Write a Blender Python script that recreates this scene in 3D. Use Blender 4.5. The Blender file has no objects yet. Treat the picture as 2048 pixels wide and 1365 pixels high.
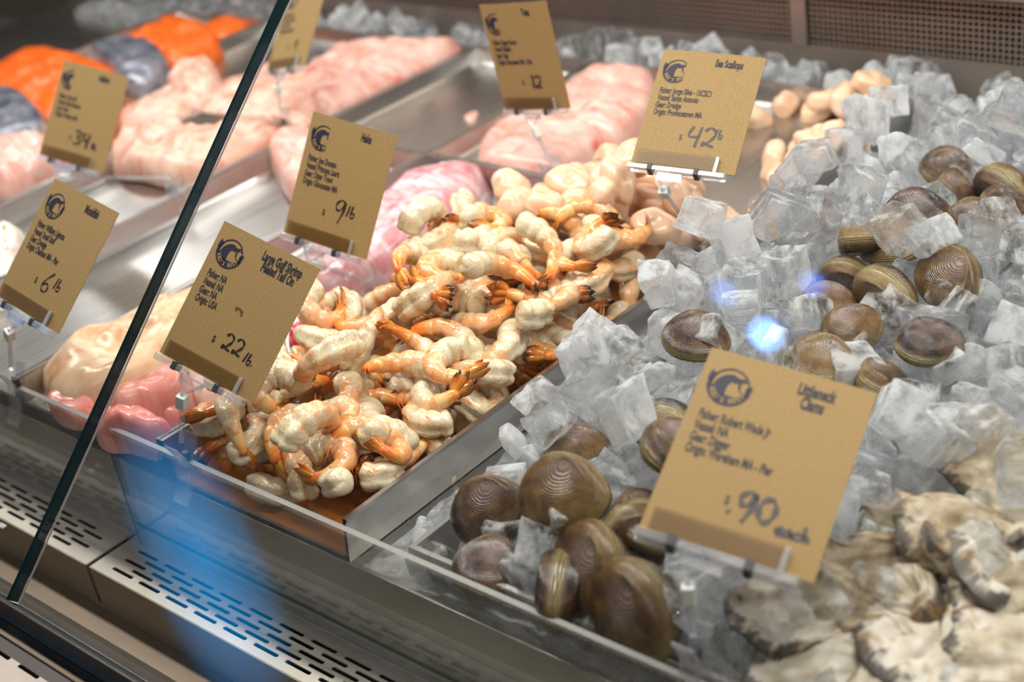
import bpy, bmesh, math, random
import numpy as np
from mathutils import Vector, Matrix, Euler, noise
from mathutils.geometry import delaunay_2d_cdt

random.seed(7); rng = np.random.default_rng(11)
SC = bpy.context.scene
COL = SC.collection

# ------------------------------------------------------------------ camera
# origin: top of the tray floor, at the front guard, on the rim between the shrimp pan and the hake pan
F = 2910.0; CX, CY = 1024.0, 682.5
ROT = np.array([[0.75283176, 0.64190352, -0.14561666],
                [0.21624747, -0.45015476, -0.86637043],
                [-0.62167626, 0.62074195, -0.47770081]])      # rows: camera right, down, forward
CAM = np.array([0.79, -0.43, 0.52])
cd = bpy.data.cameras.new('camera'); cam = bpy.data.objects.new('camera', cd); COL.objects.link(cam)
cd.sensor_width = 36.0; cd.lens = F * 36.0 / 2048.0; cd.clip_start = 0.02
m = Matrix.Identity(4)
for i in range(3):
    m[i][0] = ROT[0][i]; m[i][1] = -ROT[1][i]; m[i][2] = -ROT[2][i]; m[i][3] = CAM[i]
cam.matrix_world = m
cd.dof.use_dof = True; cd.dof.focus_distance = 0.955; cd.dof.aperture_fstop = 5.4
SC.camera = cam

# ------------------------------------------------------------------ view, world, lamps
SC.view_settings.view_transform = 'Standard'; SC.view_settings.look = 'None'
SC.view_settings.exposure = 0.0; SC.view_settings.gamma = 1.0; SC.view_settings.use_curve_mapping = False
try:
    SC.cycles.use_denoising = True
    SC.cycles.max_bounces = 14; SC.cycles.transmission_bounces = 10; SC.cycles.transparent_max_bounces = 24
    SC.cycles.glossy_bounces = 5; SC.cycles.diffuse_bounces = 3
    SC.cycles.sample_clamp_indirect = 4.0; SC.cycles.blur_glossy = 0.6
except Exception:
    pass
w = bpy.data.worlds.new('hall'); SC.world = w; w.use_nodes = True
nt = w.node_tree; nt.nodes.clear()
wo = nt.nodes.new('ShaderNodeOutputWorld'); bg = nt.nodes.new('ShaderNodeBackground')
nt.links.new(bg.outputs[0], wo.inputs[0])
bg.inputs[0].default_value = (1.0, 0.90, 0.80, 1); bg.inputs[1].default_value = 0.05

def area(name, loc, target, sx, sy, power, col=(1, 1, 1), spread=180):
    l = bpy.data.lights.new(name, 'AREA'); l.shape = 'RECTANGLE'; l.size = sx; l.size_y = sy
    l.energy = power; l.color = col; l.spread = math.radians(spread)
    o = bpy.data.objects.new(name, l); COL.objects.link(o); o.location = loc
    d = Vector(target) - Vector(loc); o.rotation_euler = d.to_track_quat('-Z', 'Y').to_euler()
    return o
area('hall_lamp_strip', (-0.1, 0.175, 0.84), (-0.1, 0.20, 0.0), 2.6, 0.07, 26.0, (1.0, 0.96, 0.90))
area('canopy_lamp_rear', (-0.2, 0.70, 0.46), (-0.2, 0.33, 0.05), 2.4, 0.06, 4.6, (1.0, 0.97, 0.95))
area('added_front_fill', (0.7, -1.3, 1.9), (0.0, 0.2, 0.0), 1.2, 0.6, 9.0, (1.0, 0.93, 0.82))  # unseen light added for highlights and soft frontal fill

# ------------------------------------------------------------------ helpers
def at(u, v, z):
    d = ROT.T @ np.array([(u - CX) / F, (v - CY) / F, 1.0])
    p = CAM + d * ((z - CAM[2]) / d[2]); return Vector(p)

def tag(o, label, cat, group=None, kind=None):
    if label: o['label'] = label
    if cat: o['category'] = cat
    if group: o['group'] = group
    if kind: o['kind'] = kind
    return o

def link(o, parent=None):
    COL.objects.link(o)
    if parent: o.parent = parent
    return o

def obj(name, mesh, mat=None, parent=None, loc=None):
    o = bpy.data.objects.new(name, mesh)
    if mat is not None and len(mesh.materials) == 0: mesh.materials.append(mat)
    if loc is not None: o.location = loc
    return link(o, parent)

def empty(name, loc=(0, 0, 0)):
    o = bpy.data.objects.new(name, None); o.empty_display_size = 0.02; o.location = loc
    return link(o)

def bm_mesh(name, bm, smooth=False):
    me = bpy.data.meshes.new(name); bm.normal_update(); bm.to_mesh(me); bm.free()
    if smooth: me.polygons.foreach_set('use_smooth', [True] * len(me.polygons))
    return me

def add_box(bm, x0, x1, y0, y1, z0, z1, bev=0.0, mat=0, M=None):
    vs = [Vector((x, y, z)) for x in (x0, x1) for y in (y0, y1) for z in (z0, z1)]
    if M is not None: vs = [M @ v for v in vs]
    b = [bm.verts.new(v) for v in vs]
    fs = []
    for q in ((0, 1, 3, 2), (4, 6, 7, 5), (0, 4, 5, 1), (2, 3, 7, 6), (0, 2, 6, 4), (1, 5, 7, 3)):
        f = bm.faces.new([b[i] for i in q]); f.material_index = mat; fs.append(f)
    if bev > 0:
        es = list(dict.fromkeys(e for f in fs for e in f.edges))
        bmesh.ops.bevel(bm, geom=es, offset=bev, segments=2, affect='EDGES', profile=0.5)
    return b

def box(name, x0, x1, y0, y1, z0, z1, mat, parent=None, bev=0.0):
    bm = bmesh.new(); add_box(bm, x0, x1, y0, y1, z0, z1, bev); return obj(name, bm_mesh(name, bm), mat, parent)

def tube(bm, pts, rad, n=8, cap=True):
    """round bar along a polyline; rad may be a list"""
    pts = [Vector(p) for p in pts]; rings = []
    up = None
    for i, p in enumerate(pts):
        t = (pts[min(i + 1, len(pts) - 1)] - pts[max(i - 1, 0)]).normalized()
        if up is None or abs(t.dot(up)) > 0.95:
            up = Vector((0, 0, 1)) if abs(t.z) < 0.9 else Vector((1, 0, 0))
        a = t.cross(up).normalized(); b = a.cross(t)
        r = rad[i] if isinstance(rad, (list, tuple)) else rad
        rings.append([bm.verts.new(p + (a * math.cos(k * 2 * math.pi / n) + b * math.sin(k * 2 * math.pi / n)) * r) for k in range(n)])
    for i in range(len(rings) - 1):
        for k in range(n):
            bm.faces.new((rings[i][k], rings[i][(k + 1) % n], rings[i + 1][(k + 1) % n], rings[i + 1][k]))
    if cap:
        bm.faces.new(rings[0][::-1]); bm.faces.new(rings[-1])

def grid_mesh(name, P, closed_v=False, uv=True, smooth=True, caps=False):
    """P[i][j] grid of points; uv = (i, j) in 0..1"""
    nu, nv = len(P), len(P[0])
    verts = [tuple(P[i][j]) for i in range(nu) for j in range(nv)]
    faces, uvs = [], []
    jm = nv if closed_v else nv - 1
    for i in range(nu - 1):
        for j in range(jm):
            j2 = (j + 1) % nv
            faces.append((i * nv + j, i * nv + j2, (i + 1) * nv + j2, (i + 1) * nv + j))
            a, b = i / (nu - 1), (i + 1) / (nu - 1); c, d = j / jm, (j + 1) / jm
            uvs += [(a, c), (a, d), (b, d), (b, c)]
    if caps:
        faces.append(tuple(range(nv))[::-1]); uvs += [(0, 0)] * nv
        faces.append(tuple((nu - 1) * nv + k for k in range(nv))); uvs += [(1, 0)] * nv
    me = bpy.data.meshes.new(name); me.from_pydata(verts, [], faces)
    l = me.uv_layers.new(name='UVMap')
    for k, t in enumerate(uvs): l.data[k].uv = t
    if smooth: me.polygons.foreach_set('use_smooth', [True] * len(me.polygons))
    me.update(); return me

def nz(p, s, off=0.0):
    return noise.noise(Vector((p[0] * s + off, p[1] * s - off * 0.7, p[2] * s + off * 1.3)))

def sstep(a, b, x):
    t = min(1.0, max(0.0, (x - a) / (b - a))); return t * t * (3 - 2 * t)

# ------------------------------------------------------------------ materials
class M:                                      # tiny node writer
    def __init__(s, name):
        s.m = bpy.data.materials.new(name); s.m.use_nodes = True; s.t = s.m.node_tree; s.t.nodes.clear()
        s.out = s.n('ShaderNodeOutputMaterial')
    def n(s, typ, **kw):
        nd = s.t.nodes.new(typ)
        for k, v in kw.items():
            if hasattr(nd, k) and not k.startswith('i_'): setattr(nd, k, v)
        return nd
    def l(s, a, b): s.t.links.new(a, b)
    def set(s, nd, name, v):
        if isinstance(v, bpy.types.NodeSocket): s.l(v, nd.inputs[name])
        else:
            if isinstance(v, (tuple, list)) and len(v) == 3 and nd.inputs[name].type == 'RGBA': v = (*v, 1)
            nd.inputs[name].default_value = v
    def coord(s, out='Object'): return s.n('ShaderNodeTexCoord').outputs[out]
    def mapping(s, src, scale=(1, 1, 1)):
        mp = s.n('ShaderNodeMapping'); s.l(src, mp.inputs[0]); mp.inputs['Scale'].default_value = scale; return mp.outputs[0]
    def noise(s, src, scale, detail=4, rough=0.55, dist=0.0):
        x = s.n('ShaderNodeTexNoise'); s.l(src, x.inputs['Vector']); x.inputs['Scale'].default_value = scale
        x.inputs['Detail'].default_value = detail; x.inputs['Roughness'].default_value = rough; x.inputs['Distortion'].default_value = dist
        return x.outputs['Fac']
    def ramp(s, fac, stops):
        r = s.n('ShaderNodeValToRGB'); s.l(fac, r.inputs[0]); e = r.color_ramp.elements
        while len(e) < len(stops): e.new(0.5)
        for k, (p, c) in enumerate(stops):
            e[k].position = p; e[k].color = (*c, 1) if len(c) == 3 else c
        return r.outputs[0]
    def mix(s, f, a, b, mode='MIX'):
        x = s.n('ShaderNodeMix'); x.data_type = 'RGBA'; x.blend_type = mode
        for i, v in ((0, f), (6, a), (7, b)):
            if isinstance(v, bpy.types.NodeSocket): s.l(v, x.inputs[i])
            else: x.inputs[i].default_value = (*v, 1) if isinstance(v, (tuple, list)) and len(v) == 3 else v
        return x.outputs[2]
    def math(s, op, a, b=0.5):
        x = s.n('ShaderNodeMath'); x.operation = op
        for i, v in ((0, a), (1, b)):
            if isinstance(v, bpy.types.NodeSocket): s.l(v, x.inputs[i])
            else: x.inputs[i].default_value = v
        return x.outputs[0]
    def bump(s, h, strength=0.3, dist=0.001):
        b = s.n('ShaderNodeBump'); s.l(h, b.inputs['Height']); b.inputs['Strength'].default_value = strength
        b.inputs['Distance'].default_value = dist; return b.outputs[0]
    def pbr(s, **kw):
        p = s.n('ShaderNodeBsdfPrincipled')
        for k, v in kw.items(): s.set(p, k, v)
        s.l(p.outputs[0], s.out.inputs[0]); return p
    def uvx(s):
        t = s.n('ShaderNodeSeparateXYZ'); s.l(s.coord('UV'), t.inputs[0]); return t.outputs
    def rand(s): return s.n('ShaderNodeObjectInfo').outputs['Random']

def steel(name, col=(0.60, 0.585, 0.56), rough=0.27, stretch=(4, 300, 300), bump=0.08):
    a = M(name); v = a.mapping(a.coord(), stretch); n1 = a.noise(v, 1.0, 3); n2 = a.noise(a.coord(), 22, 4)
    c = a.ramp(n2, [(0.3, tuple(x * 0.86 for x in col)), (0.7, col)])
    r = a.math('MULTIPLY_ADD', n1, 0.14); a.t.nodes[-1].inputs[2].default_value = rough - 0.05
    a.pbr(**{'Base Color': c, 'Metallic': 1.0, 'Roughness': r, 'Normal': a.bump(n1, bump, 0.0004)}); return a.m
STEEL = steel('brushed_steel')
STEEL_Y = steel('brushed_steel_lengthwise', stretch=(300, 4, 300))
STEEL_DULL = steel('dull_steel', (0.40, 0.37, 0.34), 0.38)
def satin():
    a = M('satin_steel'); n1 = a.noise(a.mapping(a.coord(), (4, 300, 300)), 1.0, 3); n2 = a.noise(a.coord(), 14, 4)
    a.pbr(**{'Base Color': a.ramp(n2, [(0.3, (0.48, 0.44, 0.38)), (0.7, (0.60, 0.56, 0.50))]), 'Metallic': 0.4, 'Roughness': 0.5, 'Normal': a.bump(n1, 0.06, 0.0004)}); return a.m
STEEL_SATIN = satin()
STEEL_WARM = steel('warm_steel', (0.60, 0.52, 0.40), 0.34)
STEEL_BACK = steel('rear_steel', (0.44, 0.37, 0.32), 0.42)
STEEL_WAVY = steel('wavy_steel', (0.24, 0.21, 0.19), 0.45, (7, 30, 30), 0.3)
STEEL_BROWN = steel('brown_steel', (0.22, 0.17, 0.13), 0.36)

def plain(name, col, rough=0.5, **kw):
    a = M(name); n = a.noise(a.coord(), 60, 3)
    a.pbr(**{'Base Color': a.mix(n, tuple(c * 0.9 for c in col), col), 'Roughness': rough, **kw}); return a.m
DARK = plain('dark_duct', (0.02, 0.018, 0.018), 0.6)
INK = plain('printed_ink', (0.012, 0.010, 0.022), 0.6)
MARKER = plain('marker_ink', (0.02, 0.008, 0.01), 0.45)
NAVY = plain('navy_ink', (0.012, 0.010, 0.035), 0.6)
RUBBER = plain('black_rubber', (0.03, 0.03, 0.035), 0.5)
WHITEP = plain('white_plastic', (0.72, 0.76, 0.70), 0.35)
WHITEINK = plain('white_lettering', (0.8, 0.8, 0.78), 0.5)

def thin_clear(name, tint, refl_col=(1, 1, 1), ior=1.45, haze_glint=0.0, boost=1.0, rough=0.02):
    a = M(name); tr = a.n('ShaderNodeBsdfTransparent'); tr.inputs[0].default_value = (*tint, 1)
    gl = a.n('ShaderNodeBsdfGlossy'); gl.inputs['Roughness'].default_value = rough; gl.inputs[0].default_value = (*refl_col, 1)
    f0 = ((ior - 1) / (ior + 1)) ** 2 * boost
    lw = a.n('ShaderNodeLayerWeight'); lw.inputs[0].default_value = 0.5
    fr = a.math('MULTIPLY_ADD', a.math('POWER', lw.outputs['Facing'], 5.0), 1 - f0); a.t.nodes[-1].inputs[2].default_value = f0
    mx = a.n('ShaderNodeMixShader'); a.l(fr, mx.inputs[0]); a.l(tr.outputs[0], mx.inputs[1]); a.l(gl.outputs[0], mx.inputs[2])
    last = mx.outputs[0]
    if haze_glint > 0:
        df = a.n('ShaderNodeBsdfDiffuse'); df.inputs[0].default_value = (0.8, 0.8, 0.8, 1)
        n = a.noise(a.coord(), 9, 5, 0.65); f = a.ramp(n, [(0.4, (0.1,) * 3), (0.75, (1,) * 3)])
        m2 = a.n('ShaderNodeMixShader'); a.l(a.math('MULTIPLY', f, haze_glint), m2.inputs[0]); a.l(last, m2.inputs[1]); a.l(df.outputs[0], m2.inputs[2]); last = m2.outputs[0]
    a.l(last, a.out.inputs[0]); return a.m
GLASS = thin_clear('case_glass', (0.985, 0.99, 0.985))
ACRYL = thin_clear('clear_acrylic', (0.90, 0.90, 0.88), haze_glint=0.16)
CLEARP = thin_clear('clear_plastic', (0.90, 0.90, 0.93), ior=1.6, boost=1.8, haze_glint=0.40, rough=0.12)  # white diffuse mixed in stands for bright highlights on the plastic
HOLDERP = thin_clear('clear_card_sleeve', (0.80, 0.76, 0.68), ior=1.4, boost=0.5, rough=0.35)
TEAL = plain('dark_glass_edge', (0.002, 0.016, 0.022), 0.25, **{'Specular IOR Level': 0.25})
SEAL = plain('clear_seal', (0.34, 0.30, 0.29), 0.15)
FROST = plain('frosted_edge', (0.27, 0.265, 0.25), 0.4)
GREENEDGE = plain('green_edge', (0.03, 0.085, 0.03), 0.35)

def mk_card():
    a = M('kraft_card'); c = a.coord(); n = a.noise(c, 900, 3, 0.6); n2 = a.noise(c, 25, 4)
    b = a.ramp(n, [(0.3, (0.255, 0.155, 0.052)), (0.62, (0.345, 0.222, 0.082)), (0.8, (0.385, 0.26, 0.105))])
    b = a.mix(a.ramp(n2, [(0.45, (0,) * 3), (0.75, (0.35,) * 3)]), b, (0.31, 0.19, 0.07))
    a.pbr(**{'Base Color': b, 'Roughness': 0.7}); return a.m
CARD = mk_card()

def mk_ice(name, cover, strength, clear=0.30):
    a = M(name); c = a.coord(); rnd = a.rand()
    g = a.n('ShaderNodeBsdfGlass'); g.inputs['IOR'].default_value = 1.31; g.inputs['Roughness'].default_value = 0.0
    g.inputs['Color'].default_value = (0.98, 0.99, 1.0, 1)
    n = a.noise(c, 170, 3, 0.55); fine = a.noise(c, 900, 2)
    bp = a.bump(n, 0.5, 0.0016); b2 = a.n('ShaderNodeBump'); a.l(fine, b2.inputs['Height']); b2.inputs['Strength'].default_value = 0.35; b2.inputs['Distance'].default_value = 0.0005; a.l(bp, b2.inputs['Normal'])
    a.l(b2.outputs[0], g.inputs['Normal'])
    df = a.n('ShaderNodeBsdfDiffuse'); df.inputs[0].default_value = (0.90, 0.92, 0.94, 1)
    tl = a.n('ShaderNodeBsdfTranslucent'); tl.inputs[0].default_value = (0.90, 0.92, 0.95, 1)
    wt = a.n('ShaderNodeMixShader'); wt.inputs[0].default_value = 0.5; a.l(df.outputs[0], wt.inputs[1]); a.l(tl.outputs[0], wt.inputs[2])
    tr = a.n('ShaderNodeBsdfTransparent'); tr.inputs[0].default_value = (0.985, 0.99, 0.99, 1)
    gt = a.n('ShaderNodeMixShader'); gt.inputs[0].default_value = clear; a.l(g.outputs[0], gt.inputs[1]); a.l(tr.outputs[0], gt.inputs[2])
    cl = a.noise(a.mapping(c, (1, 1, 1.8)), 70, 4, 0.6, 0.15)
    t = a.math('ADD', cl, a.math('MULTIPLY', a.math('SUBTRACT', rnd, 0.5), 0.22))
    f = a.ramp(t, [(cover, (0.015,) * 3), (cover + 0.24, (strength,) * 3)])
    mx = a.n('ShaderNodeMixShader'); a.l(f, mx.inputs[0]); a.l(gt.outputs[0], mx.inputs[1]); a.l(wt.outputs[0], mx.inputs[2])
    a.l(mx.outputs[0], a.out.inputs[0]); return a.m
ICE = mk_ice('ice', 0.42, 0.74)
ICEBED = mk_ice('ice_bed', 0.38, 0.5, 0.1)


def flesh(name, stops, nscale=30, stretch=(1, 1, 1), rough=0.24, sss=0.25, rad=(1.0, 0.4, 0.25), scale=0.006, bump=0.25, bscale=140, spots=None):
    a = M(name); c = a.coord(); v = a.mapping(c, stretch)
    n = a.noise(v, nscale, 5, 0.6, 0.6); col = a.ramp(n, stops)
    if spots:
        s = a.noise(c, spots[0], 3, 0.5, 0.3); col = a.mix(a.ramp(s, [(spots[1], (0,) * 3), (spots[1] + 0.1, (1,) * 3)]), col, spots[2])
    b = a.noise(v, bscale, 4)
    a.pbr(**{'Base Color': col, 'Roughness': rough, 'Subsurface Weight': sss, 'Subsurface Radius': rad, 'Subsurface Scale': scale,
             'Specular IOR Level': 0.6, 'Normal': a.bump(b, bump, 0.0012)}); return a.m

# ------------------------------------------------------------------ height field used to settle loose things
CELL = 0.003; X0, Y0 = -1.10, -0.03; NX, NY = 640, 300
HM = np.full((NX, NY), -0.0165)
def cells(px, py):
    i = np.clip(((px - X0) / CELL).astype(int), 0, NX - 1); j = np.clip(((py - Y0) / CELL).astype(int), 0, NY - 1); return i, j

def samples(me, n=500):
    me.calc_loop_triangles()
    V = np.array([v.co[:] for v in me.vertices]); T = np.array([t.vertices[:] for t in me.loop_triangles])
    A, B, Cc = V[T[:, 0]], V[T[:, 1]], V[T[:, 2]]
    ct = np.round((A + B + Cc) / 3, 6); so = np.lexsort((ct[:, 2], ct[:, 1], ct[:, 0])); tri = np.stack([A, B, Cc], 1)[so]
    tri = np.stack([t[np.lexsort((t[:, 2].round(6), t[:, 1].round(6), t[:, 0].round(6)))] for t in tri]); A, B, Cc = tri[:, 0], tri[:, 1], tri[:, 2]
    ar = np.linalg.norm(np.cross(B - A, Cc - A), axis=1); k = rng.choice(len(T), n, p=ar / ar.sum())
    r1 = np.sqrt(rng.random(n))[:, None]; r2 = rng.random(n)[:, None]
    return (1 - r1) * A[k] + r1 * (1 - r2) * B[k] + r1 * r2 * Cc[k]

def settle(S, R, x, y, pen=0.003, commit=True, pct=100):
    """lowest height at which the rotated sample cloud S rests on the field at (x, y)"""
    P = S @ np.array(R).T
    i, j = cells(P[:, 0] + x, P[:, 1] + y)
    d = HM[i, j] - P[:, 2]
    z = (d.max() if pct == 100 else np.percentile(d, pct)) - pen
    if commit: np.maximum.at(HM, (i, j), P[:, 2] + z)
    return z

def rotm(rx, ry, rz): return Euler((rx, ry, rz)).to_matrix()

def place(o, R, x, y, z):
    mm = R.to_4x4(); mm.translation = Vector((x, y, z)); o.matrix_world = mm
# ------------------------------------------------------------------ the counter
counter = tag(empty('display_counter', (0, 0, 0)), 'brushed steel refrigerated display counter carrying all the seafood pans and ice', 'counter')
box('deck_panel', -1.3, 0.95, 0.004, 0.86, -0.06, -0.0175, STEEL, counter)
box('front_wall', -1.3, 0.95, 0.0035, 0.012, -0.0895, -0.0168, STEEL, counter, 0.0008)
duct = box('duct_floor', -1.3, 0.95, -0.034, 0.003, -0.124, -0.118, DARK, counter)
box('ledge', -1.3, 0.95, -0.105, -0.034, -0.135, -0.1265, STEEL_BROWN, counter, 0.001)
# the raised glass rail, a folded channel in front of the ledge
bm = bmesh.new()
prof = [(-0.068, -0.1265), (-0.078, -0.100), (-0.088, -0.083), (-0.094, -0.079), (-0.098, -0.083), (-0.1035, -0.083), (-0.1045, -0.074), (-0.113, -0.066),
        (-0.118, -0.058), (-0.124, -0.0535), (-0.127, -0.057), (-0.127, -0.062), (-0.131, -0.062), (-0.1345, -0.030), (-0.1350, -0.0225), (-0.1365, -0.0225), (-0.1390, -0.030), (-0.1400, -0.034), (-0.1400, -0.16), (-0.10, -0.16)]
PR = []
for x in (-1.3, 0.95): PR.append([Vector((x, y, z)) for y, z in prof])
rings = [[bm.verts.new(p) for p in r] for r in PR]
for k in range(len(prof)):
    k2 = (k + 1) % len(prof); bm.faces.new((rings[0][k], rings[0][k2], rings[1][k2], rings[1][k]))
bm.faces.new(rings[0]); bm.faces.new(rings[1][::-1])
bmesh.ops.recalc_face_normals(bm, faces=bm.faces)
obj('glass_rail', bm_mesh('glass_rail', bm), STEEL_DULL, counter)
# polished bumper below the glass, outside
bm = bmesh.new()
bp = [(-0.1405, -0.034), (-0.150, -0.0325), (-0.152, -0.034), (-0.154, -0.037), (-0.30, -0.037), (-0.30, -0.16), (-0.1405, -0.16)]
rings = [[bm.verts.new((x, y, z)) for y, z in bp] for x in (-1.3, 0.95)]
for k in range(len(bp)):
    k2 = (k + 1) % len(bp); bm.faces.new((rings[0][k], rings[0][k2], rings[1][k2], rings[1][k]))
bm.faces.new(rings[0]); bm.faces.new(rings[1][::-1]); bmesh.ops.recalc_face_normals(bm, faces=bm.faces)
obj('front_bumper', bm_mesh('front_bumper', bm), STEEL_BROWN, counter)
SLOT2 = []          # outer plate with the reflected slots modelled in, built below
box('base_cabinet', -1.3, 0.95, -0.262, 0.86, -0.9, -0.161, STEEL_DULL, counter)

def slot_poly(cx, cy, L, W, n=5):
    r = W / 2; p = []
    for s, a0 in ((1, -90), (-1, 90)):
        for k in range(n + 1):
            a = math.radians(a0 + 180 * k / n); p.append((cx + s * (L / 2 - r) + r * math.cos(a), cy + r * math.sin(a)))
    return p

def slotted_plate(x0, x1, y0, y1, slots):
    V = [(x0, y0), (x1, y0), (x1, y1), (x0, y1)]; Eg = [(0, 1), (1, 2), (2, 3), (3, 0)]; Fc = [[0, 1, 2, 3]]
    for s in slots:
        b = len(V); n = len(s); V += s; Eg += [(b + k, b + (k + 1) % n) for k in range(n)]; Fc.append([b + k for k in range(n)])
    vo, eo, fo, ov, oe, of = delaunay_2d_cdt([Vector(v) for v in V], [], Fc, 1, 1e-6)
    bm = bmesh.new(); bv = [bm.verts.new((v.x, v.y, 0)) for v in vo]
    for f, o in zip(fo, of):
        if any(k > 0 for k in o): continue
        try: bm.faces.new([bv[k] for k in f])
        except ValueError: pass
    r = bmesh.ops.extrude_face_region(bm, geom=list(bm.faces))
    bmesh.ops.translate(bm, verts=[g for g in r['geom'] if isinstance(g, bmesh.types.BMVert)], vec=(0, 0, -0.0012))
    bmesh.ops.recalc_face_normals(bm, faces=bm.faces); return bm

def slots_from(xs, x_end, step=1):
    out = []
    for row in range(5):
        y = -0.0325 + row * 0.0058
        off = 0.016 if row % 2 else 0.0
        x = xs + off
        while x < x_end:
            out.append(slot_poly(x, y, 0.0245, 0.0030)); x += 0.032
    return out
ZP = -0.088
sl_ = []
for k in range(-4, 16):
    p_ = at(57, 1344, -0.031); sl_.append(slot_poly(p_.x + 0.032 * k, p_.y, 0.022, 0.0026))
bm = slotted_plate(-1.0, 0.6, -0.262, -0.1535, sl_)
for v in bm.verts: v.co.z += -0.031 + (0.0022 * math.sin(v.co.x * 55) if v.co.y > -0.156 else 0)  # wavy edge and slots model the vent panel's reflection in polished steel
op = tag(obj('outer_plate', bm_mesh('outer_plate', bm), STEEL_WAVY), 'outer steel plate in front of the glass with reflected slots modelled in, bottom left corner', 'panel')
def font_mesh_(txt, size=0.0085):
    c = bpy.data.curves.new('lettering', 'FONT'); c.body = txt; c.size = size; c.offset = 0.0002
    o = bpy.data.objects.new('lettering', c); COL.objects.link(o); me = bpy.data.meshes.new_from_object(o.evaluated_get(bpy.context.evaluated_depsgraph_get()))
    bpy.data.objects.remove(o); bm = bmesh.new(); bm.from_mesh(me); return bm
def grille_panel(x0, x1, slots, label):
    e = tag(empty('vent_panel', ((x0 + x1) / 2, -0.02, ZP)), label, 'panel', 'slotted air vent panels')
    bm = slotted_plate(x0, x1, -0.0405, 0.003, slots)
    me = bm_mesh('top_plate', bm); o = obj('top_plate', me, STEEL_SATIN, e); o.location = (-(x0 + x1) / 2, 0.02, 0)
    for nm, a in (('front_face', (x0, x1, -0.0417, -0.0405, -0.0385, 0.0)), ('end_flange', (x1 - 0.0012, x1, -0.0405, 0.003, -0.03, -0.0012)), ('end_flange', (x0, x0 + 0.0012, -0.0405, 0.003, -0.03, -0.0012))):
        o = box(nm, *a, STEEL_WARM if nm == 'front_face' else STEEL, e, 0.0004); o.location = (-(x0 + x1) / 2, 0.02, 0)
    return e
pl = grille_panel(-1.05, -0.0755, slots_from(-0.96 + 0.008, -0.10), 'slotted steel air vent panel left of the seam, lettered on its front edge')
bm = font_mesh_('nn'); lt = obj('lettering', bm_mesh('lettering', bm), WHITEINK, pl); q_ = at(-6, 1052, ZP); lt.location = (q_.x + 0.56275, q_.y + 0.02, 0.0005)
pr_ = grille_panel(-0.071, 0.62, slots_from(-0.041, 0.60), 'slotted steel air vent panel right of the seam with blue reflection')

# ------------------------------------------------------------------ clear front guard (two sheets)
def guard(x0, x1, label):
    bm = bmesh.new(); b = add_box(bm, x0, x1, -0.0045, -0.0005, -0.0865, 0.0193)
    me = bm_mesh('splash_guard', bm); me.materials.append(ACRYL); me.materials.append(FROST)
    for p in me.polygons:
        if p.normal.z > 0.9 or abs(p.normal.x) > 0.9: p.material_index = 1
    return tag(obj('splash_guard', me), label, 'guard', 'clear plastic front guards')
guard(-1.3, -0.0565, 'clear acrylic front guard left of the seam, below the monkfish sign')
guard(-0.0545, 0.95, 'clear acrylic front guard right of the seam, in front of shrimp and ice')
tag(box('edge_strip', -0.05, 0.95, -0.0058, -0.0048, -0.0655, -0.0640, GREENEDGE), 'thin green tinted strip along the clear front guard', 'strip')

# ------------------------------------------------------------------ sloped front glass (two panes meeting at the dark seam)
gu = Vector((0, 0.740, 0.672)); gn = Vector((0, -0.672, 0.740))
def pane(x0, x1, label):
    bm = bmesh.new(); L = 1.05
    Mx = Matrix(((1, 0, 0, 0), (0, gu.y, gn.y, -0.1395), (0, gu.z, gn.z, -0.012), (0, 0, 0, 1)))
    add_box(bm, x0, x1, 0.0, L, -0.009, 0.0, 0, 0, Mx)
    me = bm_mesh('glass_pane', bm)
    for mt in (GLASS, TEAL, CLEARP): me.materials.append(mt)
    for p in me.polygons:
        if abs(p.normal.dot(gn)) < 0.5: p.material_index = 0 if (p.normal.x < -0.9 and x0 > 0) else 1
    return tag(obj('glass_pane', me), label, 'glass', 'sloped front glass panes')
pane(-1.3, 0.0165, 'sloped front glass pane on the left, ending at the dark seam')
bm = bmesh.new(); Mx_ = Matrix(((1, 0, 0, 0), (0, gu.y, gn.y, -0.1395), (0, gu.z, gn.z, -0.012), (0, 0, 0, 1)))
add_box(bm, 0.0176, 0.0192, 0.0, 1.05, -0.0092, -0.0085, 0.0002, 0, Mx_)
tag(obj('seam_seal', bm_mesh('seam_seal', bm), SEAL), 'pale clear sealing strip running beside the dark glass seam', 'strip')
pane(0.0195, 0.95, 'sloped front glass pane on the right, in front of shrimp and ice')

# ------------------------------------------------------------------ rear wall of the case with its wire grille
YB = 0.80
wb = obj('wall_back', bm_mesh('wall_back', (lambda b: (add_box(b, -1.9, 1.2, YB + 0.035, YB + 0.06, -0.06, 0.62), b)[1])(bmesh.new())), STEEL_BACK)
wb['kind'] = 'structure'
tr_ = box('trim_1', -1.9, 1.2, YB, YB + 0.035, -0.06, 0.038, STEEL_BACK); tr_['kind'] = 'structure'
tr_ = box('trim_2', -1.9, 1.2, YB - 0.022, YB + 0.035, 0.104, 0.118, STEEL_BACK); tr_['kind'] = 'structure'
bk = box('duct_back', -1.9, 1.2, YB + 0.02, YB + 0.034, 0.038, 0.104, DARK, None); bk.name = 'trim_3'; bk['kind'] = 'structure'
gr = tag(empty('rear_grille', (0, YB, 0.07)), 'fine wire air grille along the back wall of the case', 'grille')
bm = bmesh.new(); P_ = 0.0058
n = 0; x = -1.2
while x < 0.62: add_box(bm, x, x + 0.0016, 0.001, 0.003, -0.032, 0.034); x += P_
z = -0.029
while z < 0.034: add_box(bm, -1.2, 0.62, -0.0012, 0.0008, z, z + 0.0016); z += P_
obj('wire_mesh', bm_mesh('wire_mesh', bm), STEEL_BACK, gr)
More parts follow.
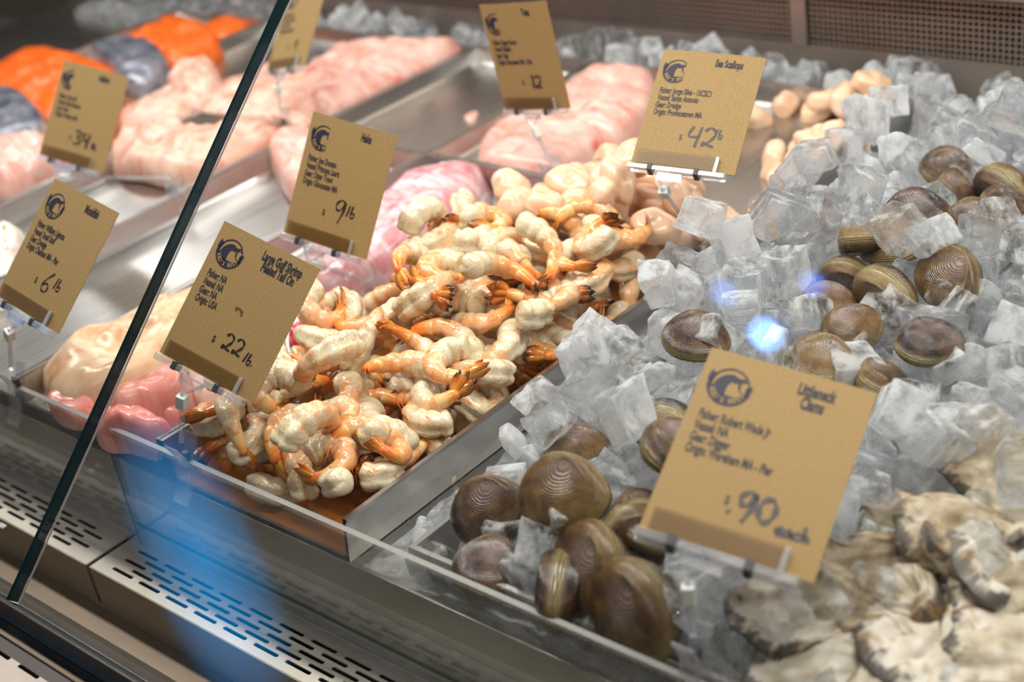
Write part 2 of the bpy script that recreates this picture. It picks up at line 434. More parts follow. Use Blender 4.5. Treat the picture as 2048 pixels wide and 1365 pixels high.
for x in (-0.72, 0.026, 0.50): box('upright_bar', x, x + 0.018, -0.005, 0.0, -0.033, 0.034, STEEL_DULL, gr, 0.001)
fl = obj('floor', bm_mesh('floor', (lambda b: (add_box(b, -3, 3, -3, 3, -0.93, -0.9), b)[1])(bmesh.new())), plain('market_floor', (0.16, 0.13, 0.11), 0.5)); fl['kind'] = 'structure'

# ------------------------------------------------------------------ steel pans
def pan(name, x0, x1, y0, y1, label, floor=0.0, rim=0.0186, flare=0.005, mat=STEEL_Y, open_front=None):
    open_front = (y0 < 0.006) if open_front is None else open_front
    g = 0.0006; x0 += g; x1 -= g; cx, cy = (x0 + x1) / 2, (y0 + y1) / 2
    t = 0.0014; bm = bmesh.new()
    def ring(dx, z): return [bm.verts.new((X, Y, z)) for X, Y in ((x0 + dx - cx, y0 + dx - cy), (x1 - dx - cx, y0 + dx - cy), (x1 - dx - cx, y1 - dx - cy), (x0 + dx - cx, y1 - dx - cy))]
    seq = [(flare + t, -0.0168), (t * 0 + 0.0012, rim - 0.003), (0.0, rim - 0.0025), (0.0, rim), (0.0034, rim), (0.0034, rim - 0.002), (flare + 0.003, floor + 0.003), (flare + 0.006, floor)]
    rs = [ring(a, b) for a, b in seq]
    for a, b in zip(rs[:-1], rs[1:]):
        for k in range(4): bm.faces.new((a[k], a[(k + 1) % 4], b[(k + 1) % 4], b[k]))
    bm.faces.new(rs[0][::-1]); bm.faces.new(rs[-1])
    if open_front:                       # the clear guard closes this side: keep only the floor's folded edge
        F0 = y0 - cy
        dele = [v for v in bm.verts if v.co.y < F0 + 0.02 and v.co.z > rim - 0.004]
        for v in dele: v.co.y = F0 + 0.0005 if v.co.y < F0 + 0.002 else v.co.y
        fd = [f for f in bm.faces if all(v.co.y < F0 + 0.025 for v in f.verts) and max(v.co.z for v in f.verts) > rim - 0.006]
        bmesh.ops.delete(bm, geom=fd, context='FACES')
        bmesh.ops.holes_fill(bm, edges=[e for e in bm.edges if e.is_boundary and False], sides=0)
        for v in bm.verts:
            if v.co.y < F0 + 0.02: v.co.y = F0 + 0.0006
    bmesh.ops.recalc_face_normals(bm, faces=bm.faces)
    vert = [e for e in bm.edges if abs(e.verts[0].co.z - e.verts[1].co.z) > 0.006]
    me = bm_mesh(name, bm)
    return tag(obj(name, me, mat, None, (cx, cy, 0)), label, 'pan', 'steel display pans')
XS = [0.189, 0.0, -0.185, -0.363, -0.532, -0.735, -0.93]
pan('steel_pan', 0.0, 0.189, 0.004, 0.385, 'steel pan heaped with peeled shrimp in front', -0.013)
pan('steel_pan', 0.0, 0.189, 0.3865, 0.742, 'dark steel pan of sea scallops behind the shrimp pan', -0.004)
pan('steel_pan', -0.185, 0.0, 0.004, 0.470, 'steel pan holding the monkfish and hake, left of the shrimp', -0.004)
pan('steel_pan', -0.363, -0.185, 0.004, 0.470, 'bright nearly empty steel pan behind the large shrimp sign', -0.004)
pan('steel_pan', -0.532, -0.363, 0.004, 0.470, 'bright steel pan with pale fillets at its rear, left of the glass seam', -0.004)
pan('steel_pan', -0.735, -0.532, 0.004, 0.470, 'steel pan at the far left edge of the photo', -0.004)
pan('steel_pan', -0.185, 0.0, 0.4715, 0.742, 'steel pan of pink fillets below the leaning dark orange sign')
pan('steel_pan', -0.363, -0.185, 0.4715, 0.742, 'empty grey steel pan with one scrap of fish')
pan('steel_pan', -0.532, -0.363, 0.4715, 0.742, 'steel pan of pale pink fillets behind the glass seam, top')
pan('steel_pan', -0.735, -0.532, 0.4715, 0.742, 'steel pan behind the halibut sign holding the salmon tail')
pan('steel_pan', -0.93, -0.735, 0.4715, 0.742, 'steel pan of orange salmon in the top left corner')
pan('steel_pan', 0.232, 0.60, 0.012, 0.40, 'steel pan buried under the ice and clams', -0.014, 0.010, open_front=False)
for (xa, xb, ya, yb, zf) in ((0, .189, .004, .385, -0.013), (0, .189, .3865, .742, -0.004)):
    i0, j0 = cells(np.array([xa]), np.array([ya])); i1, j1 = cells(np.array([xb]), np.array([yb]))
    HM[i0[0]:i1[0] + 1, j0[0]:j1[0] + 1] = zf
for xa, xb in zip(XS[2:] + [-1.1], XS[1:]):
    pass
i0, j0 = cells(np.array([-1.0]), np.array([.004])); i1, j1 = cells(np.array([-0.001]), np.array([.742])); HM[i0[0]:i1[0], j0[0]:j1[0]] = 0.0
for xr in (0.0, 0.187):
    i, j = cells(np.array([xr, xr]), np.array([.004, .742])); HM[i[0]:i[0] + 1, j[0]:j[1]] = 0.0186
# ------------------------------------------------------------------ price signs
def font_mesh(txt, size, sx=0.62, bold=0.0, shear=0.0, align='LEFT', spacing=1.0):
    c = bpy.data.curves.new('lettering', 'FONT'); c.body = txt; c.size = size; c.offset = bold; c.shear = shear; c.align_x = align
    c.resolution_u = 3; c.space_line = 0.9; c.space_character = spacing
    o = bpy.data.objects.new('lettering', c); COL.objects.link(o)
    dg = bpy.context.evaluated_depsgraph_get(); me = bpy.data.meshes.new_from_object(o.evaluated_get(dg))
    bpy.data.objects.remove(o); bpy.data.curves.remove(c)
    bm = bmesh.new(); bm.from_mesh(me); bpy.data.meshes.remove(me)
    for v in bm.verts: v.co.x *= sx
    return bm

def join_bm(dst, src, Mx):
    mp = {v: dst.verts.new(Mx @ v.co) for v in src.verts}
    for f in src.faces:
        try: dst.faces.new([mp[v] for v in f.verts])
        except ValueError: pass
    src.free()

def stroke(bm, pts, wd):
    """flat pen stroke with rounded ends"""
    pts = [Vector((p[0], p[1], 0)) for p in pts]
    if len(pts) > 2:                       # smooth
        q = []
        for i in range(len(pts) - 1):
            p0, p1, p2, p3 = pts[max(i - 1, 0)], pts[i], pts[i + 1], pts[min(i + 2, len(pts) - 1)]
            for t in (0, .2, .4, .6, .8):
                q.append(0.5 * ((2 * p1) + (p2 - p0) * t + (2 * p0 - 5 * p1 + 4 * p2 - p3) * t * t + (3 * p1 - p0 - 3 * p2 + p3) * t ** 3))
        pts = q + [pts[-1]]
    L, R_ = [], []
    for i, p in enumerate(pts):
        t = (pts[min(i + 1, len(pts) - 1)] - pts[max(i - 1, 0)]).normalized(); nrm = Vector((-t.y, t.x, 0))
        k = wd / 2 * (0.85 + 0.3 * math.sin(i * 0.9))
        L.append(bm.verts.new(p + nrm * k)); R_.append(bm.verts.new(p - nrm * k))
    for i in range(len(pts) - 1):
        bm.faces.new((R_[i], R_[i + 1], L[i + 1], L[i]))

GL = {  # handwritten glyphs, unit height, y up
    '2': ([[(0.05, .8), (.3, 1.0), (.55, .8), (.5, .5), (.2, .12), (.02, .05), (.1, .2), (.3, .1), (.62, .02)]], .75),
    '9': ([[(.62, .85), (.35, 1.0), (.08, .75), (.15, .45), (.4, .5), (.62, .9), (.55, .4), (.35, -.25)]], .75),
    '6': ([[(.55, 1.0), (.2, .6), (.05, .25), (.15, 0), (.42, .02), (.48, .28), (.3, .4), (.1, .25)]], .62),
    '3': ([[(.08, .9), (.35, 1.0), (.55, .8), (.3, .55), (.6, .35), (.45, .05), (.05, .05)]], .72),
    '4': ([[(.2, 1.0), (.05, .45), (.6, .5)], [(.58, 1.0), (.45, -.1)]], .72),
    '0': ([[(.35, 1.0), (.08, .7), (.1, .2), (.35, .0), (.6, .3), (.6, .75), (.35, 1.0)]], .78),
    '1': ([[(.15, .8), (.28, 1.0), (.2, 0)]], .42),
    'l': ([[(.25, 1.0), (.08, 0)]], .36),
    'b': ([[(.2, 1.0), (.08, .05), (.38, .0), (.42, .35), (.12, .3)]], .55),
    '.': ([[(.05, .05), (.14, .0)]], .3),
    '/': ([[(.5, 1.0), (.1, 0)]], .5),
    's': ([[(.5, .95), (.15, .85), (.3, .5), (.5, .3), (.3, .0), (.05, .1)]], .6),
    'e': ([[(.05, .25), (.4, .3), (.3, .5), (.08, .3), (.15, .02), (.45, .1)]], .52),
    'a': ([[(.42, .45), (.1, .4), (.08, .05), (.38, .1), (.42, .45), (.45, .0)]], .55),
    'c': ([[(.42, .42), (.12, .4), (.08, .05), (.42, .06)]], .5),
    'h': ([[(.12, 1.0), (.08, 0)], [(.08, .25), (.35, .45), (.42, 0)]], .6),
}
def write(bm, s, x, y, h, wd):
    for ch in s:
        if ch == ' ': x += h * .4; continue
        st, adv = GL[ch]
        for p in st: stroke(bm, [(x + a * h, y + b * h) for a, b in p], wd)
        x += adv * h
    return x

def poly(bm, pts, z=0.0):
    vs = [bm.verts.new((a, b, z)) for a, b in pts]; f = bm.faces.new(vs); bmesh.ops.triangulate(bm, faces=[f])

def arc_band(bm, a0, a1, ro0, ri0, ro1=None, ri1=None, n=28, c=(0, 0), sy=1.0, z=0.0):
    ro1 = ro0 if ro1 is None else ro1; ri1 = ri0 if ri1 is None else ri1; prev = None
    for k in range(n + 1):
        t = k / n; a = math.radians(a0 + (a1 - a0) * t); ro = ro0 + (ro1 - ro0) * t; ri = ri0 + (ri1 - ri0) * t
        cur = (bm.verts.new((c[0] + ro * math.cos(a), c[1] + sy * ro * math.sin(a), z)), bm.verts.new((c[0] + ri * math.cos(a), c[1] + sy * ri * math.sin(a), z)))
        if prev: bm.faces.new((prev[1], prev[0], cur[0], cur[1]))
        prev = cur

def logo_meshes():
    bm = bmesh.new()
    arc_band(bm, -25, 205, 1.03, 0.95, 1.03, 0.90)                      # thin upper ring
    # thick crescent below
    N = 30; prev = None
    for k in range(N + 1):
        t = k / N; a = math.radians(186 + 160 * t); wdt = 0.10 + 0.50 * math.sin(math.pi * t) ** 0.8
        o = (1.18 * math.cos(a), 1.22 * math.sin(a)); i_ = ((1.18 - wdt) * math.cos(a), (1.22 - wdt * 1.05) * math.sin(a))
        cur = (bm.verts.new((*o, 0)), bm.verts.new((*i_, 0)))
        if prev: bm.faces.new((prev[0], cur[0], cur[1], prev[1]))
        prev = cur
    # wing feathers
    for a, L in ((178, .62), (166, .66), (154, .60)):
        r = math.radians(a); c = Vector((math.cos(r), math.sin(r))); d = Vector((-.12, 1)).normalized(); s = Vector((d.y, -d.x))
        p = c * 1.02 - d * .28; poly(bm, [tuple(p), tuple(p - s * .17 + d * L * .45), tuple(p + d * L - s * .16), tuple(p + s * .10 + d * L * .42)])
    for a, L in ((-14, .56), (-2, .60), (10, .52)):
        r = math.radians(a); c = Vector((math.cos(r), math.sin(r))); d = Vector((.38, .92)).normalized(); s = Vector((d.y, -d.x))
        p = c * 1.0 - d * .34; poly(bm, [tuple(p), tuple(p - s * .10 + d * L * .42), tuple(p + d * L + s * .1), tuple(p + s * .17 + d * L * .45)])
    # bird: body, neck, head, beak
    poly(bm, [(-.86, -.66), (-.84, -.2), (-.74, .16), (-.54, .44), (-.26, .62), (.02, .68), (.24, .60), (.36, .44), (.32, .26), (.18, .16), (.12, .28), (.0, .20), (-.10, .0), (-.14, -.3), (-.10, -.62), (-.04, -.86), (-.4, -.98)])
    poly(bm, [(.26, .52), (.52, .56), (.76, .70), (.68, .50), (.92, .42), (.62, .36), (.48, .24), (.28, .34)])      # beak and fish
    poly(bm, [(.38, .28), (.54, .28), (.56, .0), (.68, -.26), (.48, -.10), (.42, .06)])
    poly(bm, [(.60, -.25), (.68, -.33), (.84, -.30), (.70, -.22)])
    emb = bm_mesh('emblem', bm)
    bm = bmesh.new(); word = "RED'S BEST"; n = len(word)
    for k, ch in enumerate(word):
        if ch == ' ': continue
        a = math.radians(203 + 134 * (k + 0.5) / n)
        g = font_mesh(ch, 0.42, 0.9, 0.012, 0, 'CENTER')
        for v in g.verts: v.co.y -= 0.14
        ang = a + math.pi / 2
        join_bm(bm, g, Matrix.Translation((0.90 * math.cos(a), 0.93 * math.sin(a), 0.004)) @ Matrix.Rotation(ang, 4, 'Z'))
    return emb, bm_mesh('emblem_lettering', bm)
EMB, EMBT = logo_meshes()
for mm_, mt in ((EMB, NAVY), (EMBT, CARD)): mm_.materials.append(mt)

CW, CH = 0.0762, 0.09525
def bend_me(me, k):
    for v in me.vertices: v.co.z += k * (1 - (2 * v.co.x / CW) ** 2) if abs(k) > 0 else 0
    me.update()

def sign(name, label, pos, right, up, title, lines, price, sc=1.0, bend=0.0, clip=None, stain=False, swivel_d=0.024):
    """pos = card centre, right / up = card axes. Local frame: x right, y up, z out of the card"""
    r = Vector(right).normalized(); u = Vector(up); u = (u - r * u.dot(r)).normalized(); n_ = r.cross(u)
    root = bpy.data.objects.new('price_sign', None); COL.objects.link(root); root.empty_display_size = 0.02
    Rm = Matrix((r, u, n_)).transposed(); mm = Rm.to_4x4() @ Matrix.Scale(sc, 4); mm.translation = Vector(pos); root.matrix_world = mm
    tag(root, label, 'sign', 'kraft price signs')
    # card
    NXc = 12; bm = bmesh.new(); gr_ = [[bm.verts.new((-CW / 2 + CW * i / NXc, -CH / 2 + CH * j / 2, 0)) for j in range(3)] for i in range(NXc + 1)]
    for i in range(NXc):
        for j in range(2): bm.faces.new((gr_[i][j], gr_[i + 1][j], gr_[i + 1][j + 1], gr_[i][j + 1]))
    rr = bmesh.ops.extrude_face_region(bm, geom=list(bm.faces)); bmesh.ops.translate(bm, verts=[g for g in rr['geom'] if isinstance(g, bmesh.types.BMVert)], vec=(0, 0, -0.0005))
    bmesh.ops.recalc_face_normals(bm, faces=bm.faces)
    me = bm_mesh('card', bm); bend_me(me, bend); card = obj('card', me, CARD, root)
    X = lambda a: (a - 0.5) * CW
    Y = lambda b: (0.5 - b) * CH
    z0 = 0.00018
    def put(nm, bm, mat, z=z0):
        me = bm_mesh(nm, bm)
        for v in me.vertices: v.co.z += z
        bend_me(me, bend); return obj(nm, me, mat, card)
    lg = obj('emblem', EMB, None, card); s_ = 0.115 * CW; lg.matrix_local = Matrix.Translation((X(0.185), Y(0.178), z0 + bend * 0.6)) @ Matrix.Diagonal((s_, s_, s_, 1))
    lg = obj('emblem_lettering', EMBT, None, card); lg.matrix_local = Matrix.Translation((X(0.185), Y(0.178), z0 + 0.00005 + bend * 0.6)) @ Matrix.Diagonal((s_, s_, s_, 1))
    bm = bmesh.new()
    for k, t in enumerate(title):
        join_bm(bm, font_mesh(t, 0.0086, 0.49, 0.00036, 0, 'CENTER'), Matrix.Translation((X(0.675), Y(0.118 + 0.072 * k), 0)))
    put('title_lettering', bm, INK)
    bm = bmesh.new()
    for k, t in enumerate(lines):
        join_bm(bm, font_mesh(t, 0.0068, 0.51, 0.00020), Matrix.Translation((X(0.075), Y(0.382 + 0.0625 * k), 0)))
    put('detail_lettering', bm, INK)
    bm = bmesh.new()
    for (s, x, y, h, wd) in price: write(bm, s, X(x), Y(y), h * CH, wd)
    # printed dollar mark
    join_bm(bm, font_mesh('$', 0.0062, 0.8, 0.0001), Matrix.Translation((X(0.39), Y(0.765), 0)))
    put('price_writing', bm, MARKER)
    if stain:
        bm = bmesh.new(); stroke(bm, [(X(.46), Y(.50)), (X(.50), Y(.485)), (X(.535), Y(.505)), (X(.54), Y(.525))], 0.0022)
        put('ink_smear', bm, plain('brown_smear', (0.10, 0.06, 0.03), 0.6))
    # clear holder: sleeve over the card's foot, hinge bar with two black bands
    bm = bmesh.new(); add_box(bm, X(0.05), X(0.835), Y(1.005), Y(0.885), 0.0006 + bend, 0.0022 + bend, 0.0004); obj('card_sleeve', bm_mesh('card_sleeve', bm), HOLDERP, root)
    bm = bmesh.new(); add_box(bm, X(0.80), X(0.835), Y(1.02), Y(0.885), 0.0022, 0.004, 0.0005)
    add_box(bm, X(-0.015), X(0.925), Y(1.055), Y(1.005), -0.004, 0.0035, 0.001); obj('hinge_bar', bm_mesh('hinge_bar', bm), CLEARP, root)
    for a in (0.18, 0.625): box('rubber_band', X(a), X(a + 0.05), Y(1.058), Y(1.0), -0.0045, 0.0042, RUBBER, root, 0.0005)
    bm = bmesh.new()                                                      # Y bracket
    for a in (0.27, 0.53): tube(bm, [(X(a), Y(1.05), 0), (X(0.36), Y(1.18), -0.001)], 0.0012, 6)
    add_box(bm, X(0.28), X(0.52), Y(1.11), Y(1.05), -0.0008, 0.0008)
    obj('bracket', bm_mesh('bracket', bm), CLEARP, root)
    # swivel and clip hang in world space below the bracket
    if clip is not None:
        W2L = mm.inverted(); neck = mm @ Vector((X(0.36), Y(1.17), -0.001)); c = Vector(clip)
        top = c + Vector((0, 0, 0.0155)); ax = (neck - top); ln = ax.length; ax.normalize()
        q = ax.to_track_quat('Z', 'Y').to_matrix().to_4x4()
        bm = bmesh.new(); a0 = max(0.0015, ln - 0.014)
        add_box(bm, -0.0034, 0.0034, -0.0034, 0.0034, ln - 0.0125, ln - 0.002, 0.0009, 0, W2L @ Matrix.Translation(top) @ q)
        obj('swivel', bm_mesh('swivel', bm), WHITEP, root)
        bm = bmesh.new(); tube(bm, [W2L @ (top + ax * 0.0), W2L @ (top + ax * (ln - 0.010))], 0.002 / sc, 8)
        tube(bm, [W2L @ (top + ax * (ln - 0.003)), W2L @ neck], 0.0013 / sc, 6)
        obj('stem', bm_mesh('stem', bm), CLEARP, root)
        ex, ey = clip_axes(clip)
        cb = bmesh.new()
        for s, prof_ in ((-1, [(.0095, .016), (.0048, .006), (.0032, -.002), (.0052, -.012), (.0095, -.020), (.0140, -.0255)]), (1, [(.0088, .0175), (.0045, .006), (.0026, -.002), (.0040, -.012), (.0078, -.0215)])):
            rows = []
            for off, zz in prof_:
                for_ = []
                for tt in (0.0008, -0.0008):
                    o_ = c + ey * (s * off + tt) + Vector((0, 0, zz)); wv = 0.0062 if zz > -0.015 else 0.0075
                    for_.append((cb.verts.new(W2L @ (o_ - ex * wv)), cb.verts.new(W2L @ (o_ + ex * wv))))
                rows.append(for_)
            for a, b in zip(rows[:-1], rows[1:]):
                cb.faces.new((a[0][0], a[0][1], b[0][1], b[0][0])); cb.faces.new((a[1][1], a[1][0], b[1][0], b[1][1]))
                cb.faces.new((a[0][0], b[0][0], b[1][0], a[1][0])); cb.faces.new((a[0][1], a[1][1], b[1][1], b[0][1]))
            for a in (rows[0], rows[-1]): cb.faces.new((a[0][0], a[1][0], a[1][1], a[0][1]))
        for sx_ in (-1, 1):                                            # side ribs and the coil arm
            tube(cb, [W2L @ (c + ex * sx_ * .0055 - ey * .009 + Vector((0, 0, .015))), W2L @ (c + ex * sx_ * .005 - ey * .004 + Vector((0, 0, .004))), W2L @ (c + ex * sx_ * .0058 - ey * .010 + Vector((0, 0, -.020)))], 0.0008, 6)
        bmesh.ops.recalc_face_normals(cb, faces=cb.faces)
        obj('clip', bm_mesh('clip', cb), CLEARP, root)
        kb = bmesh.new(); Mk = W2L @ Matrix.Translation(c + Vector((0, 0, 0.0035))) @ Matrix((ex, ey, Vector((0, 0, 1)))).transposed().to_4x4()
        add_box(kb, -0.0026, 0.0026, -0.0022, 0.0022, -0.004, 0.004, 0.0008, 0, Mk); obj('clip_pin', bm_mesh('clip_pin', kb), RUBBER, root)
    return root

def clip_axes(c):
    if abs(c[1]) < 0.02 or abs(c[1] - 0.471) < 0.02: return Vector((1, 0, 0)), Vector((0, 1, 0))
    return Vector((0, 1, 0)), Vector((-1, 0, 0))

CAMV = Vector(CAM)
def rel(t, s=1.0): return CAMV + Vector(t) * s
gp = [('lb', .0, 0, 0, 0)]
sign('price_sign', 'kraft price sign for peeled gulf shrimp, clipped to the clear guard before the shrimp', rel((-.717, .476, -.404)), (.92, .17, -.35), (.15, .69, .71),
     ['Large Gulf Shrimp', 'Peeled Tail On'], ['Fisher: NA', 'Vessel: NA', 'Gear: NA', 'Origin: USA'],
     [('22', .50, .775, .115, .0017), ('lb.', .735, .79, .075, .0013)], stain=True, clip=(0.041, -0.0025, 0.0185))
sign('price_sign', 'kraft price sign for monkfish, clipped to the clear guard at the left edge', rel((-.91, .467, -.398)), (.98, -.01, -.19), (.14, .69, .71),
     ['Monkfish'], ['Fisher: William Ligenza', 'Vessel: Small Stuff', 'Gear: Dredge', 'Origin: Chatham MA - Pier'],
     [('6', .50, .79, .16, .0015), ('lb', .655, .735, .09, .0013)], clip=(-0.168, -0.0025, 0.0185))
sign('price_sign', 'kraft price sign for halibut with a blurred 34, in front of the salmon', rel((-1.236, .707, -.424)), (.94, .27, -.23), (.04, .58, .82),
     ['Halibut'], ['Fisher: Dana M', 'Vessel: Reel Intense', 'Gear: Reel', 'Origin: Orleans MA'],
     [('34', .46, .80, .14, .0026), ('lb.', .74, .80, .06, .0018)], bend=0.0022, clip=(-0.446, 0.4712, 0.0185) if False else (-0.363, 0.300, 0.0185))
sign('price_sign', 'kraft price sign for hake, standing between the hake and the shrimp sign', rel((-.807, .652, -.404)), (.96, .19, -.21), (.09, .5, .86),
     ['Hake'], ['Fisher: Joe Donato', 'Vessel: Princess Laura', 'Gear: Otter Trawl', 'Origin: Gloucester MA'],
     [('9', .52, .76, .15, .0017), ('lb', .66, .72, .09, .0014)], bend=0.0012, clip=(0.0, 0.222, 0.0185))
sign('price_sign', 'darkest orange kraft price sign, leaning left above the pink fillets', rel((-.831, .903, -.391)), (.99, .03, .11), (-.11, -.01, .99),
     ['Tuna'], ['Fisher: Roger Rowe', 'Vessel: Bluefin', 'Gear: Reel', 'Origin: Gloucester MA - Pier'],
     [('12', .52, .80, .12, .0022)], bend=0.0015, clip=(-0.028, 0.4710, 0.0185))
sign('price_sign', 'kraft price sign for sea scallops, priced 42, behind the shrimp heap', rel((-.578, .8, -.371)), (.95, .28, -.09), (-.17, .78, .60),
     ['Sea Scallops'], ['Fisher: Jorge Silva - 15CSC1', 'Vessel: Santo Antonio', 'Gear: Dredge', 'Origin: Provincetown MA'],
     [('42', .47, .80, .16, .0021), ('lb', .715, .72, .075, .0013)], bend=0.001, clip=(0.189, 0.385, 0.0215))
rt = ROT.T @ np.array([.636, .068, -.769]); up_ = ROT.T @ np.array([.243, -.963, .116])
b5 = CAM + (ROT.T @ np.array([(571 - CX) / F, (137 - CY) / F, 1.0])) * 1.5
sign('price_sign', 'palest kraft price sign, cut off by the top edge of the photo', b5 + up_ * CH / 2, rt, up_,
     ['Gray Sole'], ['Fisher: Luis C', 'Vessel: Sao Paulo', 'Gear: Trawl', 'Origin: Boston MA'], [('9', .55, .80, .12, .0014)], clip=(-0.395, 0.4710, 0.0185))
sign('price_sign', 'largest nearest kraft price sign, for littleneck clams, blurred at lower right', rel((-.299, .436, -.36), 1.16), (.94, .27, -.21), (-.16, .89, .42),
     ['Littleneck', 'Clams'], ['Fisher: Robert Wade Jr', 'Vessel: NA', 'Gear: Digger', 'Origin: Wareham MA - Pier'],
     [('.90', .42, .80, .125, .0027), ('each', .71, .835, .075, .0020)], sc=1.16, clip=(0.445, 0.004, 0.026))
# ------------------------------------------------------------------ shrimp
def mk_shrimp_mat():
    a = M('shrimp_flesh'); c = a.coord(); u = a.uvx(); rnd = a.rand()
    n = a.noise(c, 120, 4, 0.6, 0.5); n2 = a.noise(c, 420, 3, 0.6)
    base = a.mix(n2, (0.72, 0.61, 0.41), (0.83, 0.75, 0.57))
    base = a.mix(a.math('MULTIPLY', rnd, 0.30), base, (0.78, 0.55, 0.27))
    gl = a.ramp(a.noise(c, 75, 3), [(0.45, (0,) * 3), (0.7, (0.55,) * 3)]); base = a.mix(gl, base, (0.58, 0.49, 0.27))   # glassy olive flesh
    t = a.math('ADD', a.math('MULTIPLY', u[0], 0.55), a.math('MULTIPLY', n, 0.70))
    t = a.math('ADD', t, a.math('MULTIPLY', a.math('SUBTRACT', rnd, 0.5), 0.26))
    o = a.ramp(t, [(0.60, (0,) * 3), (0.74, (0.6,) * 3), (0.92, (0.9,) * 3)])
    col = a.mix(o, base, (0.85, 0.33, 0.09))
    st = a.ramp(a.noise(a.mapping(c, (1, 1, 1.6)), 85, 4, 0.62, 1.6), [(0.60, (0,) * 3), (0.67, (0.8,) * 3)])
    col = a.mix(st, col, (0.86, 0.24, 0.04))
    gv = a.ramp(a.noise(c, 150, 3, 0.5, 2.5), [(0.64, (0,) * 3), (0.70, (0.5,) * 3)])
    col = a.mix(gv, col, (0.20, 0.17, 0.10))
    b = a.noise(c, 280, 3)
    a.pbr(**{'Base Color': col, 'Roughness': 0.15, 'Subsurface Weight': 0.2, 'Subsurface Radius': (1.0, 0.6, 0.35), 'Subsurface Scale': 0.004, 'Specular IOR Level': 0.7,
             'Normal': a.bump(b, 0.5, 0.0014)}); return a.m
def mk_shell_mat(name, c0, c1, c2):
    a = M(name); c = a.coord(); u = a.uvx(); n = a.noise(c, 170, 4, 0.6, 1.0); rnd = a.rand()
    t = a.math('ADD', a.math('MULTIPLY', u[0], 0.75), a.math('MULTIPLY', a.math('SUBTRACT', n, 0.5), 0.9)); t = a.math('ADD', t, a.math('MULTIPLY', a.math('SUBTRACT', rnd, 0.5), 0.45))
    col = a.ramp(t, [(0.12, c0), (0.42, c1), (0.74, c2)])
    a.pbr(**{'Base Color': col, 'Roughness': 0.16, 'Subsurface Weight': 0.1, 'Subsurface Radius': (1, .4, .2), 'Subsurface Scale': 0.002, 'Specular IOR Level': 0.65,
             'Normal': a.bump(a.noise(a.mapping(c, (1, 1, 1)), 500, 2), 0.2, 0.0006)}); return a.m
SHR = mk_shrimp_mat()
SHELL = mk_shell_mat('shrimp_shell', (0.82, 0.55, 0.24), (0.84, 0.33, 0.07), (0.76, 0.18, 0.03))
FAN = mk_shell_mat('shrimp_fan', (0.78, 0.32, 0.05), (0.62, 0.17, 0.02), (0.022, 0.016, 0.008))

